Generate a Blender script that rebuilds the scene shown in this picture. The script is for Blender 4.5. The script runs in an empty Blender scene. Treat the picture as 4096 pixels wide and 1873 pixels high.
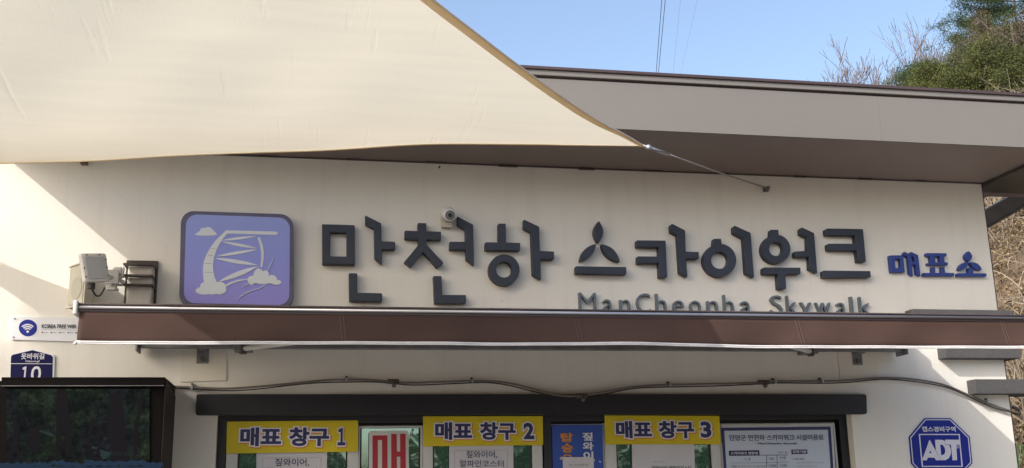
import bpy, bmesh, math, random
import numpy as np
from mathutils import Vector, Matrix
from mathutils.geometry import tessellate_polygon
random.seed(7); rng = np.random.default_rng(7)
SC = bpy.context.scene
COL = SC.collection

# ------------------------------------------------------------------ camera
F_PX, YAW, PITCH, ROLL = 4232.3, .192896, .238002, -.020329
CAM = np.array([0.0, -5.6, 1.6])
cy_, sy_, cp_, sp_, cr_, sr_ = math.cos(YAW), math.sin(YAW), math.cos(PITCH), math.sin(PITCH), math.cos(ROLL), math.sin(ROLL)
FW = np.array([sy_*cp_, cy_*cp_, sp_]); RT0 = np.array([cy_, -sy_, 0.0]); UP0 = np.cross(RT0, FW)
RT = cr_*RT0 + sr_*UP0; UP = -sr_*RT0 + cr_*UP0
cam_data = bpy.data.cameras.new('camera'); cam = bpy.data.objects.new('camera', cam_data); COL.objects.link(cam)
cam_data.sensor_width = 36.0; cam_data.lens = 36.0*F_PX/4096.0
cam_data.clip_start = .05; cam_data.clip_end = 3000
m4 = Matrix(((RT[0], UP[0], -FW[0], CAM[0]), (RT[1], UP[1], -FW[1], CAM[1]), (RT[2], UP[2], -FW[2], CAM[2]), (0, 0, 0, 1)))
cam.matrix_world = m4
SC.camera = cam

# ------------------------------------------------------------------ sky, sun, exposure
SUNDIR = Vector((1.55, 1.0, -1.30)).normalized()          # the way the light travels
world = bpy.data.worlds.new('World'); SC.world = world; world.use_nodes = True
wn = world.node_tree.nodes; wl = world.node_tree.links
bg = wn['Background']; sky = wn.new('ShaderNodeTexSky'); sky.sky_type = 'NISHITA'
sky.sun_disc = False
sky.sun_elevation = math.asin(-SUNDIR.z)
sky.sun_rotation = math.atan2(-SUNDIR.x, -SUNDIR.y)
sky.air_density = 1.0; sky.dust_density = 4.5; sky.ozone_density = .4; sky.altitude = 300
wl.new(sky.outputs[0], bg.inputs[0]); bg.inputs[1].default_value = .15
sl = bpy.data.lights.new('sun', 'SUN'); sl.energy = 2.0; sl.angle = math.radians(.5); sl.color = (1.0, .955, .89)
sun = bpy.data.objects.new('sun', sl); COL.objects.link(sun)
sun.rotation_euler = SUNDIR.to_track_quat('-Z', 'Y').to_euler()
vs = SC.view_settings; vs.view_transform = 'Standard'; vs.look = 'None'; vs.gamma = 1; vs.use_curve_mapping = False
vs.exposure = 1.03
SC.render.engine = 'CYCLES'
SC.cycles.max_bounces = 8; SC.cycles.transparent_max_bounces = 8

# ------------------------------------------------------------------ point finders (camera geometry solved from the photograph)
def ray(px, py): return FW*F_PX + RT*(px-2048.0) - UP*(py-936.5)
def W(px, py, Y=0.0):
    d = ray(px, py); return CAM + d*((Y-CAM[1])/d[1])
def XZ(px, py, Y=0.0):
    p = W(px, py, Y); return (p[0], p[2])
def PXL(pts, Y=0.0): return [XZ(a, b, Y) for a, b in pts]

# ------------------------------------------------------------------ materials
MATS = {}
def mat(name, col, rough=.6, metal=0.0, bump=0.0, bscale=60.0, var=0.0, vscale=6.0, spec=.5, stretch=(1, 1, 1), detail=4, fine=0.0):
    if name in MATS: return MATS[name]
    m = bpy.data.materials.new(name); m.use_nodes = True; MATS[name] = m
    nt = m.node_tree; b = nt.nodes['Principled BSDF']
    b.inputs['Base Color'].default_value = (*col, 1); b.inputs['Roughness'].default_value = rough
    b.inputs['Metallic'].default_value = metal; b.inputs['Specular IOR Level'].default_value = spec
    tc = nt.nodes.new('ShaderNodeTexCoord'); mp = nt.nodes.new('ShaderNodeMapping'); mp.inputs['Scale'].default_value = stretch
    geo = nt.nodes.new('ShaderNodeNewGeometry')
    nt.links.new(geo.outputs['Position'], mp.inputs[0])
    if var:
        n = nt.nodes.new('ShaderNodeTexNoise'); n.inputs['Scale'].default_value = vscale; n.inputs['Detail'].default_value = 5
        nt.links.new(mp.outputs[0], n.inputs[0])
        r = nt.nodes.new('ShaderNodeValToRGB'); r.color_ramp.elements[0].position = .3; r.color_ramp.elements[1].position = .7
        r.color_ramp.elements[0].color = (*[c*(1-var) for c in col], 1); r.color_ramp.elements[1].color = (*[min(1, c*(1+var*.6)) for c in col], 1)
        nt.links.new(n.outputs[0], r.inputs[0])
        out = r.outputs[0]
        if fine:
            n2 = nt.nodes.new('ShaderNodeTexNoise'); n2.inputs['Scale'].default_value = 160; n2.inputs['Detail'].default_value = 3
            nt.links.new(mp.outputs[0], n2.inputs[0])
            mr = nt.nodes.new('ShaderNodeMapRange'); mr.inputs[1].default_value = .3; mr.inputs[2].default_value = .7
            mr.inputs[3].default_value = 1-fine; mr.inputs[4].default_value = 1+fine*.5
            nt.links.new(n2.outputs[0], mr.inputs[0])
            mx = nt.nodes.new('ShaderNodeVectorMath'); mx.operation = 'SCALE'
            nt.links.new(out, mx.inputs[0]); nt.links.new(mr.outputs[0], mx.inputs['Scale']); out = mx.outputs[0]
        nt.links.new(out, b.inputs['Base Color'])
    if bump:
        n = nt.nodes.new('ShaderNodeTexNoise'); n.inputs['Scale'].default_value = bscale; n.inputs['Detail'].default_value = detail
        nt.links.new(mp.outputs[0], n.inputs[0])
        bp = nt.nodes.new('ShaderNodeBump'); bp.inputs['Strength'].default_value = bump; bp.inputs['Distance'].default_value = .01
        nt.links.new(n.outputs[0], bp.inputs['Height']); nt.links.new(bp.outputs[0], b.inputs['Normal'])
    return m

def wall_mat():
    m = mat('cream_render_wall', (.745, .725, .665), .85, bump=.09, bscale=55, var=.035, vscale=1.6, spec=.2, stretch=(1, 1, .5), fine=.03)
    nt = m.node_tree; b = nt.nodes['Principled BSDF']
    src = b.inputs['Base Color'].links[0].from_socket
    # thin rain streaks and scattered specks of dirt
    geo = nt.nodes.new('ShaderNodeNewGeometry')
    mp = nt.nodes.new('ShaderNodeMapping'); mp.inputs['Scale'].default_value = (9, 1, .55)
    nt.links.new(geo.outputs['Position'], mp.inputs[0])
    n = nt.nodes.new('ShaderNodeTexNoise'); n.inputs['Scale'].default_value = 1.3; n.inputs['Detail'].default_value = 6
    nt.links.new(mp.outputs[0], n.inputs[0])
    mr = nt.nodes.new('ShaderNodeMapRange'); mr.inputs[1].default_value = .52; mr.inputs[2].default_value = .78
    mr.inputs[3].default_value = 0; mr.inputs[4].default_value = .11
    nt.links.new(n.outputs[0], mr.inputs[0])
    v = nt.nodes.new('ShaderNodeTexVoronoi'); v.inputs['Scale'].default_value = 3.2; v.inputs['Randomness'].default_value = 1
    nt.links.new(geo.outputs['Position'], v.inputs[0])
    mr2 = nt.nodes.new('ShaderNodeMapRange'); mr2.inputs[1].default_value = .022; mr2.inputs[2].default_value = .035
    mr2.inputs[3].default_value = .5; mr2.inputs[4].default_value = 0
    nt.links.new(v.outputs['Distance'], mr2.inputs[0])
    ad = nt.nodes.new('ShaderNodeMath'); ad.operation = 'MAXIMUM'
    nt.links.new(mr.outputs[0], ad.inputs[0]); nt.links.new(mr2.outputs[0], ad.inputs[1])
    mx = nt.nodes.new('ShaderNodeMix'); mx.data_type = 'RGBA'
    nt.links.new(ad.outputs[0], mx.inputs[0]); nt.links.new(src, mx.inputs[6]); mx.inputs[7].default_value = (.30, .25, .19, 1)
    nt.links.new(mx.outputs[2], b.inputs['Base Color'])
    return m
M_WALL = wall_mat()
M_FASCIA = mat('taupe_metal_fascia', (.180, .168, .158), .45, bump=.05, bscale=6, var=.06, vscale=1.2, spec=.5, stretch=(.5, 1, 1), fine=.03)
M_SOFFIT = mat('brown_metal_soffit', (.27, .22, .205), .5, var=.08, vscale=2, fine=.03)
M_CAPB = mat('dark_brown_trim', (.06, .04, .042), .4, var=.15, vscale=5)
M_STEEL = mat('weathered_steel', (.10, .09, .085), .5, .3, var=.35, vscale=9)
M_CHAR = mat('charcoal_panel', (.009, .010, .014), .5, bump=.1, bscale=120, var=.12, vscale=4, fine=.1)
M_GREYB = mat('grey_stone_block', (.078, .078, .080), .9, bump=.35, bscale=110, var=.10, vscale=14, fine=.12)
M_LETTER = mat('slate_blue_letter', (.028, .036, .056), .55, var=.25, vscale=5, fine=.05)
M_LETTERG = mat('grey_letter', (.12, .15, .17), .4, .1, var=.12, vscale=8)
M_BLUEL = mat('deep_blue_letter', (.016, .040, .22), .4, var=.08, vscale=8)
M_WHITE = mat('white_paint', (.70, .71, .74), .45, var=.04, vscale=9)
M_WPVC = mat('white_window_frame', (.50, .51, .50), .35, var=.08, vscale=8)
M_PAPER = mat('white_paper', (.52, .52, .56), .8, bump=.12, bscale=14, var=.05, vscale=9)
M_YEL = mat('yellow_banner', (.56, .45, .006), .6, var=.08, vscale=5)
M_NAVY = mat('navy_print', (.018, .02, .10), .5)
M_ORG = mat('orange_print', (.55, .22, .02), .5)
M_PWHITE = mat('white_print', (.62, .62, .68), .5)
M_RED = mat('red_print', (.32, .012, .02), .5)
M_BLACK = mat('black_print', (.02, .02, .03), .5)
M_GREYP = mat('grey_print', (.25, .25, .27), .6)
M_POSTER = mat('blue_poster', (.012, .055, .32), .4, var=.06, vscale=6)
M_BOARD = mat('pale_board', (.46, .52, .62), .35, var=.04, vscale=5)
M_ALU = mat('brushed_aluminium', (.46, .46, .49), .32, .85)
M_GALV = mat('galvanised_grey', (.20, .20, .205), .5, .3, var=.25, vscale=12)
M_WMETAL = mat('off_white_metal', (.62, .61, .58), .45, var=.06, vscale=9)
M_CREAM = mat('cream_plastic', (.58, .55, .46), .5, var=.06, vscale=7)
M_GRILLE = mat('speaker_grille', (.55, .53, .43), .8, bump=.5, bscale=500, var=.05)
M_BRONZE = mat('dark_bronze', (.045, .035, .033), .45, .3, var=.15, vscale=10)
M_RUBBER = mat('black_rubber', (.015, .014, .013), .6)
M_CABLE = mat('grey_conduit', (.17, .15, .13), .5, .2, bump=.6, bscale=200, stretch=(1, 1, 1))
M_SIGNB = mat('blue_sign', (.014, .026, .25), .5, var=.05, vscale=7, spec=.2)
M_ADDR = mat('navy_sign', (.010, .010, .065), .6, bump=.05, bscale=300, spec=.12)
M_PURB = mat('purple_grey_border', (.095, .09, .155), .5, var=.25, vscale=12)
M_BARK = mat('pine_bark', (.10, .07, .05), .9, bump=.6, bscale=14, var=.3, vscale=7)
M_BARKG = mat('grey_bark', (.16, .14, .145), .9, var=.25, vscale=7)
M_WOODG = mat('twigs', (.24, .20, .15), .9, var=.4, vscale=3)
M_CON = mat('grey_paving', (.20, .195, .185), .85, bump=.3, bscale=30, var=.2, vscale=1.2, fine=.1)
M_FENCE = mat('green_wire', (.16, .40, .10), .5)

def leaf_mat(name, c1, c2, trans=.25):
    m = bpy.data.materials.new(name); m.use_nodes = True; MATS[name] = m
    nt = m.node_tree; b = nt.nodes['Principled BSDF']; b.inputs['Roughness'].default_value = .7; b.inputs['Specular IOR Level'].default_value = .2
    g = nt.nodes.new('ShaderNodeNewGeometry'); r = nt.nodes.new('ShaderNodeValToRGB')
    n = nt.nodes.new('ShaderNodeTexNoise'); n.inputs['Scale'].default_value = 1.1; nt.links.new(g.outputs['Position'], n.inputs[0])
    a = nt.nodes.new('ShaderNodeMath'); a.operation = 'ADD'; nt.links.new(g.outputs['Random Per Island'], a.inputs[0]); nt.links.new(n.outputs[0], a.inputs[1])
    h = nt.nodes.new('ShaderNodeMath'); h.operation = 'MULTIPLY'; h.inputs[1].default_value = .5; nt.links.new(a.outputs[0], h.inputs[0])
    nt.links.new(h.outputs[0], r.inputs[0])
    r.color_ramp.elements[0].color = (*c1, 1); r.color_ramp.elements[1].color = (*c2, 1)
    r.color_ramp.elements[0].position = .25; r.color_ramp.elements[1].position = .75
    nt.links.new(r.outputs[0], b.inputs['Base Color'])
    t = nt.nodes.new('ShaderNodeBsdfTranslucent'); nt.links.new(r.outputs[0], t.inputs[0])
    mx = nt.nodes.new('ShaderNodeMixShader'); mx.inputs[0].default_value = trans
    nt.links.new(b.outputs[0], mx.inputs[1]); nt.links.new(t.outputs[0], mx.inputs[2])
    nt.links.new(mx.outputs[0], nt.nodes['Material Output'].inputs[0])
    return m
L_PINE = leaf_mat('pine_needles', (.035, .065, .035), (.085, .125, .05))
L_GREEN = leaf_mat('spring_leaves', (.04, .055, .022), (.15, .165, .055))
L_BROWN = leaf_mat('dry_leaves', (.065, .06, .035), (.17, .145, .085))
L_LITTER = leaf_mat('slope_litter', (.055, .036, .026), (.25, .195, .11), .1)
L_WOOD = leaf_mat('wood_leaves', (.02, .045, .015), (.08, .13, .03))

def sail_mat(name, col, trans, bumpy=True, blotch=.955):
    m = bpy.data.materials.new(name); m.use_nodes = True
    nt = m.node_tree; b = nt.nodes['Principled BSDF']; b.inputs['Roughness'].default_value = .8; b.inputs['Specular IOR Level'].default_value = .25 if trans > .1 else .03
    g = nt.nodes.new('ShaderNodeNewGeometry')
    n = nt.nodes.new('ShaderNodeTexNoise'); n.inputs['Scale'].default_value = 2.2; n.inputs['Detail'].default_value = 6
    mp0 = nt.nodes.new('ShaderNodeMapping'); mp0.inputs['Scale'].default_value = (.6, 5, 1); nt.links.new(g.outputs['Position'], mp0.inputs[0])
    nt.links.new(mp0.outputs[0], n.inputs[0])
    r = nt.nodes.new('ShaderNodeValToRGB'); r.color_ramp.elements[0].position = .35; r.color_ramp.elements[1].position = .65
    r.color_ramp.elements[0].color = (*[c*blotch for c in col], 1); r.color_ramp.elements[1].color = (*col, 1)
    nt.links.new(n.outputs[0], r.inputs[0]); nt.links.new(r.outputs[0], b.inputs['Base Color'])
    t = nt.nodes.new('ShaderNodeBsdfTranslucent'); nt.links.new(r.outputs[0], t.inputs[0])
    mx = nt.nodes.new('ShaderNodeMixShader'); mx.inputs[0].default_value = trans
    nt.links.new(b.outputs[0], mx.inputs[1]); nt.links.new(t.outputs[0], mx.inputs[2])
    nt.links.new(mx.outputs[0], nt.nodes['Material Output'].inputs[0])
    if bumpy:
        bn = []
        for rot, sc, st, strg in ((.42, (15, 1.1, 1), .64, .0030), (-.25, (12, 1.3, 1), .66, .0026), (.12, (1, 3.2, 1), .0, .004), (0, (90, 90, 90), .0, .0006)):
            mp = nt.nodes.new('ShaderNodeMapping'); mp.inputs['Rotation'].default_value = (0, 0, rot); mp.inputs['Scale'].default_value = sc
            nt.links.new(g.outputs['Position'], mp.inputs[0])
            nn = nt.nodes.new('ShaderNodeTexNoise'); nn.inputs['Scale'].default_value = 1.0; nn.inputs['Detail'].default_value = 3
            nt.links.new(mp.outputs[0], nn.inputs[0])
            mr = nt.nodes.new('ShaderNodeMapRange'); mr.inputs[1].default_value = st; mr.inputs[2].default_value = st+.3 if st else 1
            mr.inputs[3].default_value = 0; mr.inputs[4].default_value = strg
            nt.links.new(nn.outputs[0], mr.inputs[0]); bn.append(mr.outputs[0])
        s = bn[0]
        for o in bn[1:]:
            a = nt.nodes.new('ShaderNodeMath'); nt.links.new(s, a.inputs[0]); nt.links.new(o, a.inputs[1]); s = a.outputs[0]
        bp = nt.nodes.new('ShaderNodeBump'); bp.inputs['Strength'].default_value = .9; bp.inputs['Distance'].default_value = 1.0
        nt.links.new(s, bp.inputs['Height']); nt.links.new(bp.outputs[0], b.inputs['Normal']); nt.links.new(bp.outputs[0], t.inputs['Normal'])
    return m
M_SAIL = sail_mat('cream_sail_cloth', (.75, .70, .57), .48)
M_HEM = sail_mat('ochre_sail_hem', (.74, .58, .36), .40, bumpy=False)
M_VAL = sail_mat('brown_awning_cloth', (.078, .050, .043), .0, bumpy=True, blotch=.74)
M_PIPING = mat('white_piping', (.58, .57, .57), .6, var=.1, vscale=20)

def glass_mat():
    m = bpy.data.materials.new('tinted_reflective_glass'); m.use_nodes = True
    nt = m.node_tree; b = nt.nodes['Principled BSDF']
    b.inputs['Base Color'].default_value = (.02, .075, .065, 1); b.inputs['Roughness'].default_value = .3
    gl = nt.nodes.new('ShaderNodeBsdfGlossy'); gl.inputs['Color'].default_value = (.46, .68, .68, 1); gl.inputs['Roughness'].default_value = .015
    g = nt.nodes.new('ShaderNodeNewGeometry'); n = nt.nodes.new('ShaderNodeTexNoise'); n.inputs['Scale'].default_value = 3
    nt.links.new(g.outputs['Position'], n.inputs[0])
    bp = nt.nodes.new('ShaderNodeBump'); bp.inputs['Strength'].default_value = .25; bp.inputs['Distance'].default_value = .01
    nt.links.new(n.outputs[0], bp.inputs['Height']); nt.links.new(bp.outputs[0], gl.inputs['Normal'])
    mx = nt.nodes.new('ShaderNodeMixShader'); mx.inputs[0].default_value = .55
    nt.links.new(b.outputs[0], mx.inputs[1]); nt.links.new(gl.outputs[0], mx.inputs[2])
    nt.links.new(mx.outputs[0], nt.nodes['Material Output'].inputs[0])
    return m
M_GLASS = glass_mat()
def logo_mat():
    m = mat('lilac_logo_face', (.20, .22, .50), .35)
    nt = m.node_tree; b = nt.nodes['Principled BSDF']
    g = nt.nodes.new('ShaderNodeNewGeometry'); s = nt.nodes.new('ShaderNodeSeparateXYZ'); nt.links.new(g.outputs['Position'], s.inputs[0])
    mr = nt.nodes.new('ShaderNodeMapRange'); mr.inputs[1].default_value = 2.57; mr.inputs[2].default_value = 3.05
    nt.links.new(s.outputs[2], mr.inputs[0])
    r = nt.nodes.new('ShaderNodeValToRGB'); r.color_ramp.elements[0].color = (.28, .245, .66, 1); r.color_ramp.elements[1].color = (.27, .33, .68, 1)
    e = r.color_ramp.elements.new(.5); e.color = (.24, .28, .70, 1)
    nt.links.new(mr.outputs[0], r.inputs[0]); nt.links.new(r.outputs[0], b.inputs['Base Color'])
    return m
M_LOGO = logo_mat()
M_LOGOW = mat('pale_logo_print', (.62, .67, .71), .5)
def screen_mat():
    m = bpy.data.materials.new('forest_screen_image'); m.use_nodes = True
    nt = m.node_tree; b = nt.nodes['Principled BSDF']; b.inputs['Base Color'].default_value = (.003, .003, .004, 1); b.inputs['Roughness'].default_value = .2
    b.inputs['Specular IOR Level'].default_value = .04
    g = nt.nodes.new('ShaderNodeNewGeometry')
    def noise(sc, det, off, rough=.6):
        mp = nt.nodes.new('ShaderNodeMapping'); mp.inputs['Location'].default_value = off; nt.links.new(g.outputs['Position'], mp.inputs[0])
        n = nt.nodes.new('ShaderNodeTexNoise'); n.inputs['Scale'].default_value = sc; n.inputs['Detail'].default_value = det; n.inputs['Roughness'].default_value = rough
        nt.links.new(mp.outputs[0], n.inputs[0]); return n.outputs[0]
    def ramp(src, stops):
        r = nt.nodes.new('ShaderNodeValToRGB'); nt.links.new(src, r.inputs[0])
        r.color_ramp.elements[0].position = stops[0][0]; r.color_ramp.elements[0].color = (*stops[0][1], 1)
        r.color_ramp.elements[1].position = stops[-1][0]; r.color_ramp.elements[1].color = (*stops[-1][1], 1)
        for p, c in stops[1:-1]: e = r.color_ramp.elements.new(p); e.color = (*c, 1)
        return r.outputs[0]
    def mul(a, b_):
        v = nt.nodes.new('ShaderNodeVectorMath'); v.operation = 'MULTIPLY'; nt.links.new(a, v.inputs[0]); nt.links.new(b_, v.inputs[1]); return v.outputs[0]
    col = ramp(noise(5, 3, (0, 0, 0)), ((.38, (.007, .008, .011)), (.52, (.0065, .0105, .0085)), (.62, (.0105, .016, .0095)), (.72, (.0115, .016, .0165))))
    fine = ramp(noise(42, 6, (3, 1, 7), .75), ((.36, (.35, .35, .35)), (.5, (1, 1, 1)), (.68, (2.3, 2.4, 2.1))))
    mid = ramp(noise(13, 4, (8, 2, 3)), ((.4, (.5, .5, .5)), (.65, (1.5, 1.5, 1.4))))
    nt.links.new(mul(mul(col, fine), mid), b.inputs['Emission Color']); b.inputs['Emission Strength'].default_value = .48
    return m
M_SCREEN = screen_mat()
def emis(name, c, s=.5):
    m = bpy.data.materials.new(name); m.use_nodes = True; b = m.node_tree.nodes['Principled BSDF']
    b.inputs['Base Color'].default_value = (.004, .004, .005, 1); b.inputs['Roughness'].default_value = .2; b.inputs['Specular IOR Level'].default_value = .04
    b.inputs['Emission Color'].default_value = (*c, 1); b.inputs['Emission Strength'].default_value = s
    return m
M_SCR_TRUNK = emis('screen_trunks', (.0075, .0065, .0075)); M_SCR_BLUE = emis('screen_blue_band', (.014, .030, .058)); M_SCR_LIT = emis('screen_pale', (.018, .032, .034))
M_CAB = mat('black_cabinet', (.006, .005, .005), .6, var=.2, vscale=5, spec=.08); M_CABS = mat('brown_cabinet_side', (.035, .03, .028), .6, var=.12, vscale=8, spec=.15)

# ------------------------------------------------------------------ object helpers
def link(o, parent=None, loc=None):
    COL.objects.link(o)
    if parent is not None: o.parent = parent
    return o
def wloc(o):
    v = Vector((0, 0, 0))
    while o is not None: v += o.location; o = o.parent
    return v
def tag(o, label=None, cat=None, group=None, kind=None):
    if label: o['label'] = label
    if cat: o['category'] = cat
    if group: o['group'] = group
    if kind: o['kind'] = kind
    return o
def thing(name, loc, label, cat, group=None, parent=None):
    o = bpy.data.objects.new(name, None); o.empty_display_size = .1; o.location = Vector(loc) - (wloc(parent) if parent else Vector())
    link(o, parent); return tag(o, label, cat, group)
def holder(name, loc, parent):
    o = bpy.data.objects.new(name, None); o.empty_display_size = .05; o.location = Vector(loc)-wloc(parent); link(o, parent); return o
def mesh_obj(name, verts, faces, m, parent=None, smooth=False, base=None):
    """verts in world coordinates; the object sits at base (default the parent's place, or the mesh centre when top level)"""
    verts = np.asarray(verts, float).reshape(-1, 3)
    if parent is not None: org = np.array(wloc(parent))
    elif base is not None: org = np.array(base, float)
    else: org = verts.mean(0)
    me = bpy.data.meshes.new(name); me.from_pydata((verts-org).tolist(), [], faces); me.materials.append(m)
    if smooth: me.polygons.foreach_set('use_smooth', [True]*len(me.polygons))
    me.update()
    o = bpy.data.objects.new(name, me)
    if parent is None: o.location = org
    link(o, parent); return o
class MB:
    def __init__(s): s.v = []; s.f = []
    def add(s, v, f):
        n = len(s.v); s.v += [tuple(p) for p in v]; s.f += [tuple(i+n for i in q) for q in f]; return s
    def box(s, x0, x1, y0, y1, z0, z1):
        v = [(x0, y0, z0), (x1, y0, z0), (x1, y1, z0), (x0, y1, z0), (x0, y0, z1), (x1, y0, z1), (x1, y1, z1), (x0, y1, z1)]
        return s.add(v, [(0, 3, 2, 1), (4, 5, 6, 7), (0, 1, 5, 4), (1, 2, 6, 5), (2, 3, 7, 6), (3, 0, 4, 7)])
    def hexa(s, a, b):           # a: 4 pts front ring, b: 4 pts back ring
        return s.add(list(a)+list(b), [(0, 1, 2, 3), (7, 6, 5, 4), (0, 4, 5, 1), (1, 5, 6, 2), (2, 6, 7, 3), (3, 7, 4, 0)])
    def prism(s, loops, y0, y1, chamfer=0):   # loops of (x,z): the outer first, then holes; front at y0 (towards camera), back at y1
        ls = [[Vector((x, z, 0)) for x, z in l] for l in loops]
        tris = tessellate_polygon(ls)
        flat = [(p.x, p.y) for l in ls for p in l]; n = len(flat)
        v = [(x, y0, z) for x, z in flat] + [(x, y1, z) for x, z in flat]
        f = []
        for t in tris:
            a, b, c = t
            ar = (flat[b][0]-flat[a][0])*(flat[c][1]-flat[a][1])-(flat[c][0]-flat[a][0])*(flat[b][1]-flat[a][1])
            if ar < 0: a, b, c = a, c, b
            f.append((a, b, c)); f.append((a+n, c+n, b+n))
        k = 0
        for l in loops:
            m_ = len(l); ar = sum(l[i][0]*l[(i+1) % m_][1]-l[(i+1) % m_][0]*l[i][1] for i in range(m_))
            outer = (k == 0)
            for i in range(m_):
                a, b = k+i, k+(i+1) % m_
                q = (b, a, a+n, b+n)
                if (ar > 0) != outer: q = q[::-1]
                f.append(q)
            k += m_
        return s.add(v, f)
    def tube(s, pts, r, n=6, r2=None):
        pts = [np.array(p, float) for p in pts]; k = len(pts); rings = []
        for i, p in enumerate(pts):
            d = pts[min(i+1, k-1)]-pts[max(i-1, 0)]; d = d/(np.linalg.norm(d)+1e-9)
            a = np.cross(d, [0, 0, 1.0]);
            if np.linalg.norm(a) < .1: a = np.cross(d, [1.0, 0, 0])
            a /= np.linalg.norm(a); b = np.cross(d, a)
            rr = r if r2 is None else r+(r2-r)*i/(k-1)
            rings.append([p+rr*(math.cos(2*math.pi*j/n)*a+math.sin(2*math.pi*j/n)*b) for j in range(n)])
        v = [q for g in rings for q in g]; f = []
        for i in range(k-1):
            for j in range(n): f.append((i*n+j, i*n+(j+1) % n, (i+1)*n+(j+1) % n, (i+1)*n+j))
        f.append(tuple(range(n))[::-1]); f.append(tuple((k-1)*n+j for j in range(n)))
        return s.add(v, f)
    def cyl(s, a, b, r, n=16, r2=None): return s.tube([a, b], r, n, r2)
    def sphere(s, c, r, n=14, m=8, sc=(1, 1, 1)):
        v = []; f = []
        for i in range(m+1):
            th = math.pi*i/m
            for j in range(n):
                ph = 2*math.pi*j/n; v.append((c[0]+sc[0]*r*math.sin(th)*math.cos(ph), c[1]+sc[1]*r*math.sin(th)*math.sin(ph), c[2]+sc[2]*r*math.cos(th)))
        for i in range(m):
            for j in range(n): f.append((i*n+j, (i+1)*n+j, (i+1)*n+(j+1) % n, i*n+(j+1) % n))
        return s.add(v, f)
    def build(s, name, m, parent=None, smooth=False, bevel=0, base=None):
        o = mesh_obj(name, s.v, s.f, m, parent, smooth, base)
        if bevel:
            b = o.modifiers.new('edge', 'BEVEL'); b.width = bevel; b.segments = 2; b.limit_method = 'ANGLE'; b.angle_limit = .6
        return o
def plate(name, px, Y, th, m, parent=None, bevel=0, holes=()):
    """a flat piece whose outline is found on the plane y=Y, th thick (into the wall)"""
    return MB().prism([PXL(px, Y)]+[PXL(h, Y) for h in holes], Y, Y+th).build(name, m, parent, bevel=bevel)
def rounded(px4, r, n=5):
    """four px corners -> rounded outline (px); r in px"""
    out = []; k = 4
    for i in range(4):
        p = np.array(px4[i], float); a = np.array(px4[i-1], float); b = np.array(px4[(i+1) % 4], float)
        da = (a-p)/np.linalg.norm(a-p); db = (b-p)/np.linalg.norm(b-p)
        c = p+(da+db)*r
        for j in range(n+1):
            t = math.pi/2*j/n
            out.append(tuple(c - db*r*math.cos(t) - da*r*math.sin(t)))
    return out
def circ(cx, cy, r, n=28, ry=None, a0=0, a1=360):
    return [(cx+r*math.cos(math.radians(a0+(a1-a0)*i/(n if a1-a0 >= 360 else n-1))), cy+(ry or r)*math.sin(math.radians(a0+(a1-a0)*i/(n if a1-a0 >= 360 else n-1)))) for i in range(n)]
_tc = {}
def glyphs(body, fat, off=0.0):
    key = (body, fat, off)
    if key not in _tc:
        cu = bpy.data.curves.new('t', 'FONT'); cu.body = body; cu.resolution_u = 3; cu.bevel_depth = fat; cu.offset = off; cu.bevel_resolution = 1
        o = bpy.data.objects.new('t', cu); COL.objects.link(o)
        dg = bpy.context.evaluated_depsgraph_get(); me = bpy.data.meshes.new_from_object(o.evaluated_get(dg))
        v = np.array([tuple(q.co) for q in me.vertices]).reshape(-1, 3); f = [tuple(p.vertices) for p in me.polygons]
        bpy.data.objects.remove(o); bpy.data.curves.remove(cu); bpy.data.meshes.remove(me)
        _tc[key] = (v, f)
    return _tc[key]
def text(name, body, bl, br, tl, Y, m, parent, fat=0.0, grow=0.0, th=.0012):
    """flat lettering: bl, br = px of the ink's lower corners, tl = px of its upper left corner, on the plane y=Y"""
    v0, _ = glyphs(body, 0.0); v, f = glyphs(body, fat)
    lo, hi = v0.min(0), v0.max(0)
    if grow == 0: lo = v.min(0); hi = v.max(0)
    a, b, c = W(*bl, Y), W(*br, Y), W(*tl, Y)
    ex = (b-a); ez = np.array([0, 0, c[2]-a[2]])
    zr = max(1e-6, v[:, 2].max()-v[:, 2].min())
    out = []
    for p in v:
        s = (p[0]-lo[0])/(hi[0]-lo[0]); t = (p[1]-lo[1])/(hi[1]-lo[1])
        q = a+ex*s+ez*t; q[1] = Y - (p[2]-v[:, 2].min())/zr*th if fat else Y
        out.append(q)
    return mesh_obj(name, out, f, m, parent)

# ================================================================== GROUND, SLOPE, ROAD-FREE SETTING
def hillh(x, y):
    q = .95*x+.3*y-6.0
    h = np.where(q > 0, .65*q, 0)
    h = 13*(1-np.exp(-np.maximum(h, 0)/11.0))*1.42
    return np.minimum(h, 9.8)
def terrain():
    xs = np.concatenate([np.linspace(-300, -12, 14), np.linspace(-10, 60, 150), np.linspace(64, 300, 12)])
    ys = np.concatenate([np.linspace(-300, -12, 14), np.linspace(-10, 60, 120), np.linspace(64, 500, 12)])
    X, Y = np.meshgrid(xs, ys)
    Z = hillh(X, Y)
    rough = (np.sin(X*1.7+Y*.9)*.11+np.sin(X*3.9-Y*2.7)*.06+np.sin(X*.6+Y*5.1)*.05)*np.clip(Z, 0, 1)
    Z = Z+rough+rng.normal(0, .035, Z.shape)*np.clip(Z*2, 0, 1)
    n = len(xs); v = np.stack([X.ravel(), Y.ravel(), Z.ravel()], 1)
    f = [(j*n+i, j*n+i+1, (j+1)*n+i+1, (j+1)*n+i) for j in range(len(ys)-1) for i in range(n-1)]
    m = mat('hillside_soil', (.12, .085, .055), .95, bump=.8, bscale=9, var=.45, vscale=2.5, fine=.35)
    o = mesh_obj('ground', v, f, m, smooth=True, base=(0, 0, 0)); tag(o, kind='structure'); o['label'] = 'bare ground rising to a brown wooded slope behind the building'
    return o
terrain()
o = MB().box(-14, 9, -16, -.0, .0, .012).build('paving', M_CON, base=(0, 0, 0)); tag(o, kind='structure')

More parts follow.
